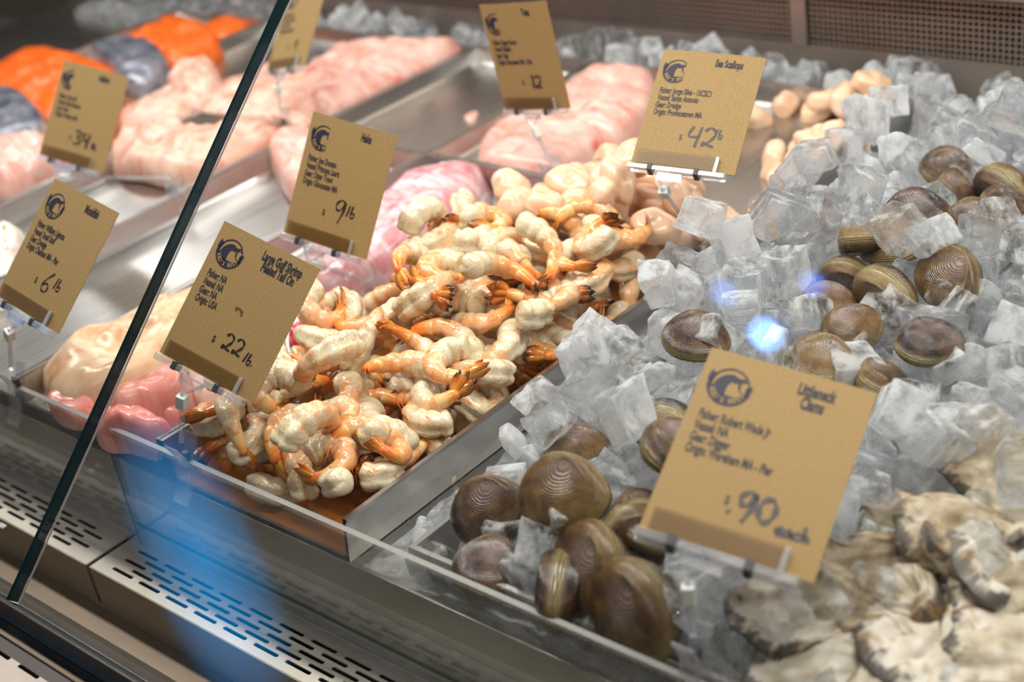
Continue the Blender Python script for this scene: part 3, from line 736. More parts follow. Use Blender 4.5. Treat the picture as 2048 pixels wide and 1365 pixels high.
def shrimp_proto(k, curl, r0, r1, fat, seed):
    """centre line is a tightening arc in the local xy plane, head end first; returns body, shell and fan meshes"""
    NU, NV = 46, 20; pts = []; ang = math.pi * 0.5; p = Vector((0, 0, 0)); L = 0.082; ds = L / (NU - 1)
    line = []
    for i in range(NU):
        t = i / (NU - 1); rr = r0 + (r1 - r0) * t
        line.append((p.copy(), ang)); p = p + Vector((math.cos(ang), math.sin(ang), 0.05 * math.sin(3 * t))) * ds; ang += (curl / (NU - 1)) * (1.0 + 0.5 * math.sin(math.pi * t)) / 1.3
    cut = int(NU * 0.80); P = []
    for i in range(cut + 1):
        c, a = line[i]; t = i / (NU - 1)
        base = fat * (0.0112 - 0.0056 * sstep(0.22, 0.95, t))
        base *= min(1.0, (0.25 + (t / 0.05) ** 0.5 * 0.75) if t < 0.05 else 1.0)
        seg = 0.885 + 0.175 * abs(math.sin(math.pi * (t * 6.6 + 0.25 * seed))) ** 0.6
        nrm = Vector((-math.sin(a), math.cos(a), 0)); row = []
        for j in range(NV):
            f = 2 * math.pi * j / NV; ca, sa = math.cos(f), math.sin(f)    # +nrm = belly (inside of curl)
            rad = base * seg
            back = math.exp(-((abs(f - math.pi)) / 0.34) ** 2) * (1 - sstep(0.35, 0.72, t))
            rad *= 1 - 0.34 * back
            ox, oz = ca * rad * (0.92 if ca > 0 else 1.22), sa * rad * 0.98
            q = c + nrm * ox + Vector((0, 0, oz))
            d = nz(q, 90, seed * 3.1) * 0.0015
            row.append(q + (nrm * ca + Vector((0, 0, sa))) * d)
        P.append(row)
    body = grid_mesh('shrimp', P, True, caps=True); body.materials.append(SHR)
    Q = []
    for i in range(cut - 2, NU):
        c, a = line[i]; t = (i - cut + 2) / (NU - cut + 1); nrm = Vector((-math.sin(a), math.cos(a), 0))
        base = fat * (0.0069 - 0.0026 * t) * (1.0 if i < NU - 1 else 0.7)
        Q.append([c + nrm * (math.cos(2 * math.pi * j / 14) * base * 1.1) + Vector((0, 0, math.sin(2 * math.pi * j / 14) * base * 0.9)) for j in range(14)])
    shell = grid_mesh('tail_shell', Q, True, caps=True); shell.materials.append(SHELL)
    c, a = line[-1]; d = Vector((math.cos(a), math.sin(a), 0)); s = Vector((-math.sin(a), math.cos(a), 0)); zz = Vector((0, 0, 1))
    bm = bmesh.new(); uvl = bm.loops.layers.uv.new('UVMap')
    spread = 0.12 + 0.16 * (seed % 3)
    for q, (th, ln, wd_, lift) in enumerate(((-1.0, .019, .0034, .0012), (-.45, .023, .0040, -.0006), (0, .018, .0026, .0022), (.45, .023, .0040, -.0006), (1.0, .019, .0034, .0012))):
        th *= spread; dd = (d * math.cos(th) + zz * math.sin(th)).normalized(); ss = zz * math.cos(th) - d * math.sin(th)
        o = c - d * 0.0035 + zz * th * 0.006 + s * lift; n_ = 7; rws = []
        for k_ in range(n_):
            t = k_ / (n_ - 1); wv = wd_ * (0.35 + 1.0 * math.sin(math.pi * min(0.97, t * 0.72 + 0.12))) * (1 - 0.88 * sstep(0.72, 1, t)); thk = 0.0008 * (1 - 0.75 * t)
            pc = o + dd * ln * t + s * (0.0035 * t * t)
            rws.append(([bm.verts.new(pc - ss * wv), bm.verts.new(pc + s * thk), bm.verts.new(pc + ss * wv), bm.verts.new(pc - s * thk)], t))
        for (A, ta), (B, tb) in zip(rws[:-1], rws[1:]):
            for e in range(4):
                f = bm.faces.new((A[e], A[(e + 1) % 4], B[(e + 1) % 4], B[e]))
                for lp, tt in zip(f.loops, (ta, ta, tb, tb)): lp[uvl].uv = (tt, 0.5)
        bm.faces.new(rws[0][0][::-1]); bm.faces.new(rws[-1][0])
    bmesh.ops.recalc_face_normals(bm, faces=bm.faces)
    fan = bm_mesh('tail_fan', bm, True); fan.materials.append(FAN)
    # centre the set
    V = [v.co.copy() for me in (body, shell) for v in me.vertices]; cen = sum(V, Vector()) / len(V)
    for me in (body, shell, fan):
        me.transform(Matrix.Scale(0.79, 4) @ Matrix.Translation(-cen))
    S = np.concatenate([samples(body, 420), samples(shell, 110), samples(fan, 60)])
    return body, shell, fan, S
SP = [shrimp_proto(k, c, .012, .012, f, k + 1) for k, (c, f) in enumerate(((3.6, 1.04), (4.3, 1.1), (2.6, 1.0), (4.9, 1.06), (3.1, 1.14), (5.3, 1.02), (1.9, .98)))]
shr_target = lambda x, y: 0.020 + 0.038 * sstep(0.05, 0.30, y) * (1 - sstep(0.27, 0.36, y) * .8) * (1 - (abs(x - 0.0945) / 0.118) ** 2.4)
shrimps = []; POSE = {}
def put_shrimp(x, y, k, R, pen=0.0035):
    b, s, f, S = SP[k]
    Q_ = S @ np.array(R).T
    x = min(max(x, .0045 - Q_[:, 0].min()), .1835 - Q_[:, 0].max()); y = max(y, .007 - Q_[:, 1].min())
    z = settle(S, R, x, y, pen, pct=90)
    o = obj('shrimp', b); place(o, R, x, y, z)
    for nm, me in (('tail_shell', s), ('tail_fan', f)):
        c = obj(nm, me, None, o)
    shrimps.append((o, x, y, z)); POSE[o.name] = (k, R.copy(), Vector((x, y, z))); return o
tries = 0
while len(shrimps) < 170 and tries < 2500:
    tries += 1; best = None
    for _ in range(26):
        x = random.uniform(0.018, 0.172); y = random.uniform(0.020, 0.335)
        i, j = cells(np.array([x + a for a in (-.012, 0, .012, 0, 0)]), np.array([y + a for a in (0, -.012, 0, .012, 0)]))
        gap = shr_target(x, y) - HM[i, j].mean()
        if best is None or gap > best[0]: best = (gap, x, y)
    if best[0] < -0.004: break
    k = random.randrange(7); lay = random.random() < 0.8
    R = rotm(random.gauss(0, 0.34) + (math.pi if random.random() < .5 else 0), random.gauss(0, 0.30), random.uniform(0, 6.28)) if lay else rotm(random.uniform(.8, 1.6), random.gauss(0, .4), random.uniform(0, 6.28))
    R = rotm(0, 0, 0) @ R
    put_shrimp(best[1], best[2], k, R)
# leave out the ones buried out of sight inside the heap
from mathutils.bvhtree import BVHTree
V_, F_, own = [], [], []
for q, (o, *_r) in enumerate(shrimps):
    k, R, t = POSE[o.name]
    for me in SP[k][:2]:
        b = len(V_); V_ += [R @ v.co + t for v in me.vertices]; F_ += [tuple(b + i for i in p.vertices) for p in me.polygons]; own += [q] * len(me.polygons)
tree = BVHTree.FromPolygons(V_, F_); seen = [0] * len(shrimps)
for q, (o, *_r) in enumerate(shrimps):
    k, R, t = POSE[o.name]
    for v in list(SP[k][0].vertices)[::9] + list(SP[k][2].vertices)[::6]:
        d = (R @ v.co + t) - Vector(CAM); h = tree.ray_cast(Vector(CAM), d.normalized())
        if h[0] is None or (h[2] is not None and (own[h[2]] == q or h[3] > d.length - .001)): seen[q] += 1
keep = []
for q, s_ in enumerate(shrimps):
    if seen[q] >= 6: keep.append(s_)
    else:
        for c in list(s_[0].children): bpy.data.objects.remove(c)
        bpy.data.objects.remove(s_[0])
shrimps = keep
bm = bmesh.new(); add_box(bm, .0085, .1805, .0055, .376, -.0128, -.0112); JU = plain('shrimp_liquid_amber', (0.42, 0.15, 0.03), 0.08)
tag(obj('shrimp_liquid', bm_mesh('shrimp_liquid', bm), JU), 'orange brown liquid pooled under the shrimp in their pan', 'liquid', None, 'stuff')
# name each by its place in the heap
shrimps.sort(key=lambda s: s[2]); rows = [shrimps[i:i + 9] for i in range(0, len(shrimps), 9)]
ORD = ['first', 'second', 'third', 'fourth', 'fifth', 'sixth', 'seventh', 'eighth', 'ninth', 'tenth', 'eleventh', 'twelfth', 'thirteenth', 'fourteenth', 'fifteenth', 'sixteenth', 'seventeenth', 'eighteenth', 'nineteenth', 'twentieth', 'twenty-first', 'twenty-second']
for r, row in enumerate(rows):
    row.sort(key=lambda s: s[1])
    for k, (o, x, y, z) in enumerate(row):
        tag(o, 'peeled tail-on shrimp, %s from the left rim in the %s row behind the clear guard' % (ORD[k], ORD[r]), 'shrimp', 'shrimp heaped in the steel pan')

# ------------------------------------------------------------------ scallops
SCM = flesh('scallop_flesh', [(0.30, (0.80, 0.49, 0.30)), (0.55, (0.86, 0.60, 0.42)), (0.75, (0.88, 0.69, 0.54))], 40, (1, 1, 2.5), 0.22, 0.3, (1, .5, .3), 0.006, 0.3, 190)
def scallop_proto(seed, r, h):
    P = []; NU, NV = 18, 26
    for i in range(NU + 1):
        a = -math.pi / 2 + math.pi * i / NU; row = []
        for j in range(NV):
            f = 2 * math.pi * j / NV; ce = math.copysign(abs(math.cos(a)) ** 0.55, math.cos(a)); se = math.copysign(abs(math.sin(a)) ** 0.7, math.sin(a))
            rr = r * (1 + 0.12 * math.sin(2 * f + seed) + 0.05 * math.sin(3 * f - seed * 2) + 0.07 * se * math.sin(seed * 5))
            q = Vector((rr * ce * math.cos(f), rr * ce * math.sin(f) * 0.9, h / 2 * se + 0.12 * h * math.sin(f + seed)))
            d = nz(q, 70, seed * 2.7) * 0.0035; row.append(q * (1 + d / r))
        P.append(row)
    me = grid_mesh('sea_scallop', P, True); me.materials.append(SCM); return me, samples(me, 450)
SCP = [scallop_proto(s, r, h) for s, r, h in ((1, .0172, .019), (2, .0162, .022), (3, .0180, .019), (4, .0152, .021), (5, .0166, .023))]
def put_scallop(x, y, k, R, label, grp, pen=0.003):
    me, S = SCP[k]; z = settle(S, R, x, y, pen, pct=88); o = obj('sea_scallop', me); place(o, R, x, y, z)
    return tag(o, label, 'scallop', grp), x, y, z
near = []
tgt = lambda x, y: 0.016 + 0.034 * (1 - sstep(0.02, .085, abs(y - 0.405))) * (1 - (abs(x - 0.10) / 0.13) ** 2)
for _ in range(200):
    best = None
    for _2 in range(14):
        x = random.uniform(0.018, 0.185); y = random.uniform(0.325, 0.485)
        i, j = cells(np.array([x]), np.array([y])); g = tgt(x, y) - HM[i, j].mean()
        if best is None or g > best[0]: best = (g, x, y)
    if best[0] < 0.003 or len(near) > 54: break
    near.append(put_scallop(best[1], best[2], random.randrange(5), rotm(random.gauss(0, .5), random.gauss(0, .5), random.uniform(0, 6.28)), None, 'scallops piled against the shrimp'))
near.sort(key=lambda s: s[2]); nr = [near[i:i + 6] for i in range(0, len(near), 6)]
for r, row in enumerate(nr):
    row.sort(key=lambda s: s[1])
    for k, (o, *_r) in enumerate(row):
        o['label'] = 'peach sea scallop, %s from the left in the %s row behind the shrimp heap' % (ORD[k], ORD[r])
far_uv = [(1590, 195), (1640, 215), (1680, 178), (1705, 195), (1740, 205), (1775, 210), (1640, 235), (1690, 245), (1725, 250), (1610, 285), (1650, 280), (1690, 275), (1545, 325), (1560, 350), (1600, 330), (1640, 318), (1590, 365), (1505, 235)]
fl_ = []
for u, v in far_uv:
    k = random.randrange(5); Rk = rotm(random.gauss(0, .5), random.gauss(0, .5), random.uniform(0, 6.28)); zz = 0.018
    for _ in range(3):
        p = at(u, v, zz); zz = settle(SCP[k][1], Rk, min(p.x, .176), min(p.y, .724), .003, False, 88)
    fl_.append(put_scallop(min(p.x, .176), min(p.y, .724), k, Rk, None, 'scallops along the far edge of the scallop pan'))
fl_.sort(key=lambda s: s[2])
for k, (o, *_r) in enumerate(fl_):
    o['label'] = 'peach sea scallop by the ice in the far pan, %s counting from the near end' % ORD[k]

# ------------------------------------------------------------------ fillets and whole pieces of fish
def fillet_mesh(name, outline, z, thick, seed=1, lump=0.15, edge=0.30, tilt=(0, 0), NS=16, sub=4, bow=0.0):
    """slab of fish: closed outline (xy), rounded edges, lumpy top; the underside stays flat on the pan"""
    pts = [Vector((p[0], p[1])) for p in outline]; n = len(pts); out = []
    for i in range(n):
        p0, p1, p2, p3 = pts[i - 1], pts[i], pts[(i + 1) % n], pts[(i + 2) % n]
        for q in range(sub):
            t = q / sub; out.append(0.5 * ((2 * p1) + (p2 - p0) * t + (2 * p0 - 5 * p1 + 4 * p2 - p3) * t * t + (3 * p1 - p0 - 3 * p2 + p3) * t ** 3))
    c = sum(out, Vector((0, 0))) / len(out); P = []
    for i in range(NS + 1):
        s = i / NS; row = []
        for o in out:
            q = c + (o - c) * s
            h = thick * (1 - s ** (2 / edge)) ** 0.5 if s < 1 else 0
            h *= 1 + lump * 2 * nz((q.x, q.y, 0), 32, seed) + lump * nz((q.x, q.y, 0), 90, seed + 5)
            zt = z + h + tilt[0] * (q.x - c.x) + tilt[1] * (q.y - c.y) + bow * s * s
            row.append(Vector((q.x - c.x, q.y - c.y, zt)))
        P.append(row)
    low = [Vector((v.x * .97, v.y * .97, v.z - 0.003)) for v in P[-1]]; P.append(low)
    me = grid_mesh(name, P, True); bm = bmesh.new(); bm.from_mesh(me)
    bmesh.ops.remove_doubles(bm, verts=[v for v in bm.verts if (v.co.xy).length < 1e-5], dist=1e-4); bm.to_mesh(me); bm.free()
    me.polygons.foreach_set('use_smooth', [True] * len(me.polygons))
    return me, c
def fish(name, uv, zf, thick, mat, label, cat='fillet', group=None, base=0.001, **kw):
    out = [at(u, v, zf) for u, v in uv]
    me, c = fillet_mesh(name, [(p.x, p.y) for p in out], base, thick, **kw); me.materials.append(mat)
    return tag(obj(name, me, None, None, (c.x, c.y, 0)), label, cat, group)

PINK = flesh('pink_flesh', [(0.30, (0.66, 0.24, 0.18)), (0.48, (0.80, 0.44, 0.37)), (0.68, (0.86, 0.60, 0.53))], 26, (1, 3, 1), 0.28, spots=(28, 0.63, (0.75, 0.16, 0.12)))
PALE = flesh('pale_flesh', [(0.30, (0.60, 0.22, 0.13)), (0.48, (0.76, 0.42, 0.32)), (0.66, (0.82, 0.60, 0.50))], 22, (3, 1, 1), 0.3)
ROSE = flesh('rose_flesh', [(0.30, (0.62, 0.16, 0.13)), (0.52, (0.78, 0.32, 0.27)), (0.75, (0.82, 0.46, 0.39))], 24, (1, 2, 1), 0.18)
REDF = flesh('red_flesh', [(0.35, (0.25, 0.01, 0.02)), (0.5, (0.55, 0.03, 0.05)), (0.7, (0.80, 0.25, 0.25))], 60, (1, 3, 1), 0.16)
TAN = flesh('monkfish_flesh', [(0.28, (0.52, 0.24, 0.11)), (0.48, (0.74, 0.48, 0.29)), (0.7, (0.82, 0.64, 0.45))], 26, (2, 1, 1), 0.26, spots=(20, 0.66, (0.78, 0.22, 0.12)))
HAKE = flesh('hake_skin', [(0.30, (0.64, 0.20, 0.23)), (0.46, (0.74, 0.36, 0.39)), (0.64, (0.80, 0.62, 0.65))], 34, (1, 2, 1), 0.14, spots=(16, 0.68, (0.62, 0.06, 0.16)))
SALM = flesh('salmon_flesh', [(0.30, (0.80, 0.09, 0.003)), (0.55, (0.90, 0.15, 0.006)), (0.8, (0.93, 0.22, 0.03))], 40, (1, 4, 1), 0.3, sss=0.1)
SALP = flesh('salmon_light', [(0.30, (0.86, 0.22, 0.06)), (0.6, (0.93, 0.40, 0.22))], 40, (1, 4, 1), 0.25, sss=0.1)
def mk_skin():
    a = M('salmon_skin'); c = a.coord(); n = a.noise(c, 28, 4); f = a.noise(c, 500, 2)
    a.pbr(**{'Base Color': a.ramp(n, [(0.35, (0.10, 0.12, 0.17)), (0.55, (0.26, 0.27, 0.33)), (0.75, (0.55, 0.52, 0.56))]), 'Metallic': 0.45, 'Roughness': 0.3, 'Normal': a.bump(f, 0.3, 0.0006)}); return a.m
SKIN = mk_skin()
SPECK = flesh('speckled_flesh', [(0.35, (0.80, 0.50, 0.44)), (0.5, (0.86, 0.78, 0.72)), (0.7, (0.90, 0.86, 0.82))], 60, (1, 1, 1), 0.3, spots=(130, 0.58, (0.16, 0.22, 0.10)))

# monkfish in the near pan
fish('monkfish_tail', [(75, 745), (130, 700), (220, 660), (320, 610), (420, 575), (470, 600), (440, 660), (330, 735), (215, 790), (120, 800)], 0.014, 0.028, TAN, 'thick tan monkfish tail lying behind the glass seam, above the pink lobes', 'fish', lump=0.16)
fish('monkfish_lobe', [(215, 800), (255, 772), (320, 745), (372, 735), (380, 765), (330, 800), (270, 822), (225, 825)], 0.026, 0.036, ROSE, 'long smooth pink lobe lying across the monkfish, left of the white swivel', 'fish', 'pink monkfish lobes', lump=0.06)
fish('monkfish_lobe', [(185, 845), (230, 825), (275, 830), (330, 850), (350, 872), (300, 885), (250, 872), (200, 868)], 0.014, 0.026, ROSE, 'curled pink lobe nearest the clear guard, below the long lobe', 'fish', 'pink monkfish lobes', lump=0.2)
fish('monkfish_lobe', [(250, 800), (300, 785), (350, 790), (385, 800), (370, 835), (320, 845), (265, 835)], 0.010, 0.023, ROSE, 'folded pink lobe between the long lobe and the curled lobe', 'fish', 'pink monkfish lobes', lump=0.22)
fish('monkfish_lobe', [(95, 800), (140, 785), (185, 800), (200, 835), (150, 845), (110, 830)], 0.006, 0.016, ROSE, 'small pink lobe partly under the tan monkfish tail, at the guard', 'fish', 'pink monkfish lobes', lump=0.2)
fish('monkfish_lobe', [(380, 760), (430, 725), (470, 720), (450, 770), (410, 800), (385, 800)], 0.010, 0.022, PALE, 'pale pink lobe against the shrimp pan rim, behind the shrimp sign foot', 'fish', 'pink monkfish lobes', lump=0.2)
fish('dark_red_fish', [(575, 690), (595, 650), (620, 625), (650, 625), (655, 655), (630, 690), (600, 705)], 0.016, 0.026, REDF, 'dark red piece of fish peeking out right of the shrimp sign', 'fish', lump=0.25)
fish('hake', [(600, 520), (660, 470), (760, 410), (830, 350), (900, 325), (955, 320), (975, 350), (955, 400), (890, 450), (800, 510), (720, 560), (650, 580), (605, 565)], 0.022, 0.036, HAKE, 'large shiny pink hake lying across the pan behind the hake sign', 'fish', lump=0.08)
fish('fillet', [(535, 285), (565, 262), (620, 258), (660, 285), (665, 340), (640, 385), (600, 390), (570, 365), (545, 325)], 0.02, 0.03, PINK, 'thick pink fillet with tan edge, left of the hake sign', 'fillet', lump=0.15)
# pale fillets in the pans left of the seam
fish('fillet', [(215, 300), (245, 258), (300, 240), (350, 250), (400, 270), (470, 262), (540, 245), (575, 262), (520, 290), (460, 315), (400, 335), (340, 345), (270, 330), (225, 325)], 0.018, 0.030, PALE, 'broad pale fillet crossing behind the glass seam, in the rear of the bright pan', 'fillet', lump=0.2)
fish('fillet', [(235, 220), (290, 190), (350, 165), (420, 150), (440, 175), (380, 215), (310, 250), (250, 262)], 0.024, 0.030, PALE, 'long pale fillet right of the halibut sign', 'fillet', lump=0.15)
fish('fillet', [(330, 160), (372, 120), (410, 118), (442, 145), (440, 175), (400, 190), (350, 190)], 0.030, 0.040, PALE, 'curled pale tail piece on top of the fillet right of the halibut sign', 'fillet', lump=0.2)
fish('fillet', [(-60, 330), (-30, 285), (30, 262), (85, 262), (130, 290), (120, 330), (60, 350), (-10, 375)], 0.020, 0.028, PINK, 'pink and white fillet at the left edge, below the dark salmon skin', 'fillet', lump=0.3)
fish('speckled_fillet', [(-60, 520), (-30, 470), (10, 448), (45, 455), (40, 500), (10, 560), (-30, 590)], 0.014, 0.020, SPECK, 'white fillet speckled with herbs at the left edge behind the monkfish sign', 'fillet', lump=0.3)
# pans of the rear row
fish('fillet', [(360, 215), (430, 165), (500, 140), (580, 118), (640, 128), (650, 170), (640, 225), (600, 245), (540, 240), (470, 235), (400, 228)], 0.018, 0.026, PALE, 'pale pink fillet at the near end of the pan behind the seam', 'fillet', lump=0.2)
fish('fillet', [(590, 150), (650, 105), (720, 85), (790, 88), (860, 90), (930, 92), (900, 112), (830, 145), (760, 180), (690, 212), (630, 225)], 0.020, 0.034, PINK, 'long pale pink fillet right of the topmost palest sign', 'fillet', lump=0.16)
fish('fillet', [(950, 300), (975, 265), (1030, 235), (1110, 218), (1180, 225), (1215, 255), (1190, 300), (1120, 340), (1040, 335), (975, 325)], 0.018, 0.028, PINK, 'pink fillet below the darkest orange sign, nearest its pan edge', 'fillet', lump=0.14)
fish('fillet', [(1090, 215), (1130, 165), (1190, 142), (1260, 138), (1310, 150), (1315, 200), (1270, 250), (1210, 275), (1140, 260)], 0.022, 0.034, PINK, 'pink fillet lying between the darkest orange sign and the scallop sign', 'fillet', lump=0.14)
fish('fish_scrap', [(928, 235), (940, 226), (956, 224), (952, 236), (938, 243)], 0.002, 0.003, PINK, 'tiny pink scrap of fish on the empty grey pan', 'scrap')
# salmon
def salmon(uv, zf, th, label, skin_uv=None, seed=2, mat=None):
    o = fish('salmon_piece', uv, zf, th, mat or SALM, label, 'salmon', 'pieces of salmon', lump=0.1, seed=seed)
    if skin_uv:
        out = [at(u, v, zf + 0.006) for u, v in skin_uv]; me, c = fillet_mesh('skin', [(p.x, p.y) for p in out], 0.004, th * 1.0, seed=seed, lump=0.06); me.materials.append(SKIN)
        s = obj('skin', me, None, o); s.location = (c.x - o.location.x, c.y - o.location.y, 0.0); s['label'] = 'silvery dark salmon skin'
    return o
salmon([(-60, 165), (-10, 110), (60, 82), (130, 92), (200, 110), (240, 140), (235, 185), (170, 215), (110, 225), (60, 215), (0, 190)], 0.026, 0.030, 'orange salmon piece with dark blue skin at the left edge', [(-70, 240), (-40, 175), (10, 155), (70, 190), (92, 235), (60, 262), (0, 290), (-60, 300)], 3)
salmon([(240, 80), (290, 45), (345, 26), (400, 35), (440, 70), (410, 92), (350, 118), (320, 110), (280, 90)], 0.026, 0.032, 'brightest orange salmon piece with silver skin, topmost left of the glass seam', [(170, 82), (210, 68), (270, 66), (315, 80), (338, 115), (300, 140), (245, 150), (210, 120)], 4)
salmon([(405, 60), (440, 40), (500, 45), (495, 62), (440, 82)], 0.012, 0.02, 'thin dark orange salmon end beside the glass seam, near the top edge', None, 5)
salmon([(85, 200), (150, 170), (230, 150), (250, 185), (220, 260), (150, 290), (100, 270)], 0.016, 0.026, 'light orange salmon piece hidden partly behind the halibut sign', None, 6, SALP)
# ------------------------------------------------------------------ clams and oysters
def mk_clam():
    a = M('clam_shell'); c = a.coord(); uv = a.uvx(); rnd = a.rand()
    n = a.noise(c, 60, 5, 0.65); nf = a.noise(c, 300, 3)
    wv = a.n('ShaderNodeTexWave'); wv.wave_type = 'BANDS'; wv.bands_direction = 'X'; wv.inputs['Scale'].default_value = 8.0; wv.inputs['Distortion'].default_value = 2.2; wv.inputs['Detail'].default_value = 3; wv.inputs['Detail Scale'].default_value = 2.0
    a.l(a.coord('UV'), wv.inputs['Vector'])
    base = a.ramp(a.math('ADD', n, a.math('MULTIPLY', a.math('SUBTRACT', rnd, 0.5), 0.35)), [(0.28, (0.025, 0.016, 0.016)), (0.43, (0.080, 0.042, 0.020)), (0.58, (0.175, 0.10, 0.035)), (0.8, (0.30, 0.21, 0.09))])
    band = a.ramp(wv.outputs['Fac'], [(0.25, (0.55, 0.50, 0.42)), (0.6, (1.0, 1.0, 1.0))])
    col = a.mix(0.75, base, band, 'MULTIPLY')
    edge = a.ramp(uv[0], [(0.86, (0,) * 3), (0.985, (0.5,) * 3)]); col = a.mix(edge, col, (0.30, 0.25, 0.10))
    umb = a.ramp(uv[0], [(0.04, (0.6,) * 3), (0.30, (0,) * 3)]); col = a.mix(umb, col, (0.20, 0.15, 0.15))
    h = a.math('ADD', wv.outputs['Fac'], a.math('MULTIPLY', nf, 0.8))
    a.pbr(**{'Base Color': col, 'Roughness': a.ramp(nf, [(0.3, (0.16,) * 3), (0.7, (0.34,) * 3)]), 'Specular IOR Level': 0.6, 'Normal': a.bump(h, 0.4, 0.0009)}); return a.m
CLM = mk_clam()
def valve_mesh(name, side, seed, Lx=0.025, Ly=0.0205, dep=0.0125):
    """one valve: grows in rings from the beak at the hinge (+y); u = ring, outline egg shaped"""
    NU, NV = 22, 44; P = []
    for i in range(NU + 1):
        u = i / NU; row = []
        for j in range(NV):
            t = 2 * math.pi * j / NV
            ex = Lx * math.copysign(abs(math.cos(t)) ** 0.92, math.cos(t)) * (1.0 + 0.07 * math.cos(t)); ey = Ly * math.sin(t) * (1.0 - 0.06 * math.cos(t))
            ex *= 1 - 0.16 * sstep(0.0, 1.0, math.sin(t)); hx, hy = 0.0045, Ly * 0.70
            g = u ** 0.62
            x = hx + (ex - hx) * g; y = hy + (ey - hy) * g
            z = dep * (math.cos(math.pi / 2 * u) ** 0.62) * (1 - 0.25 * (1 - u) ** 2) * (1.0 if u < 1 else 0)
            if i == NU: z = 0.0
            z += 0.00010 * math.sin(u * 60 + seed) * (u > .1)
            row.append(Vector((x, y, side * (z + 0.0002))))
        P.append(row)
    me = grid_mesh(name, P, True); me.materials.append(CLM)
    if side < 0: me.flip_normals()
    return me
CP = []
for k, (lx, ly, d) in enumerate(((.0250, .0205, .0125), (.0262, .0212, .0132), (.0240, .0205, .0120))):
    A, B = valve_mesh('upper_valve', 1, k), valve_mesh('lower_valve', -1, k + 7); CP.append((A, B, np.concatenate([samples(A, 300), samples(B, 300)])))
SHA = []; LATE = []
def put_clam(u, v, zg, sc, R, label, grp, k, pen=0.004):
    A, B, S = CP[k]; z = zg
    for _ in range(4):
        p = at(u, v, z); p.y = max(p.y, .022); z = settle(S * sc, R, p.x, p.y, pen, False, 80)
    LATE.append((S * sc, R, p.x, p.y, z))
    root = bpy.data.objects.new('littleneck_clam', None); COL.objects.link(root); root.empty_display_size = 0.01
    mm = R.to_4x4() @ Matrix.Scale(sc, 4); mm.translation = Vector((p.x, p.y, z)); root.matrix_world = mm; SHA.append((p.x, p.y))
    obj('upper_valve', A, None, root); obj('lower_valve', B, None, root)
    tag(root, label, 'clam', grp); return z

def bed(x, y):
    x0 = .214 + .026 * sstep(.36, .50, y); e = sstep(x0, x0 + .10, x); a = sstep(.06, .30, y)
    edge = -0.017 + 0.014 * a; inner = -0.006 + 0.050 * sstep(0.0, .34, y) - 0.020 * sstep(.48, .74, y)
    return edge + (inner - edge) * e
for i in range(NX):
    for j in range(NY):
        x, y = X0 + (i + .5) * CELL, Y0 + (j + .5) * CELL
        if x > 0.191 and 0.004 < y < 0.80: HM[i, j] = max(HM[i, j], bed(x, y))
        elif y >= 0.7435 and y < 0.80: HM[i, j] = max(HM[i, j], -0.006 + 0.010 * nz((x, y, 0), 9, 3))
def bed_obj(name, x0, x1, y0, y1, fn, label):
    nu, nv = int((x1 - x0) / 0.008) + 1, int((y1 - y0) / 0.008) + 1; P = []
    for i in range(nu + 1):
        x = x0 + (x1 - x0) * i / nu
        P.append([Vector((x, y0 + (y1 - y0) * j / nv, max(-0.0168, fn(x, y0 + (y1 - y0) * j / nv) + 0.006 * nz((x, y0 + (y1 - y0) * j / nv, 0), 70, 2)))) for j in range(nv + 1)])
    me = grid_mesh(name, P, smooth=False); bm = bmesh.new(); bm.from_mesh(me)
    r = bmesh.ops.extrude_face_region(bm, geom=list(bm.faces)); vs = [g for g in r['geom'] if isinstance(g, bmesh.types.BMVert)]
    for v in vs: v.co.z = -0.0172
    bmesh.ops.recalc_face_normals(bm, faces=bm.faces); bm.to_mesh(me); bm.free(); me.materials.append(ICEBED)
    return tag(obj(name, me), label, 'ice', None, 'stuff')
bed_obj('crushed_ice', 0.1925, 0.66, 0.006, 0.795, bed, 'packed bed of crushed ice under the cubes, right of the shrimp pan')
bed_obj('crushed_ice', -1.2, 0.19, 0.744, 0.797, lambda x, y: -0.004, 'strip of crushed ice along the back wall behind the pans')

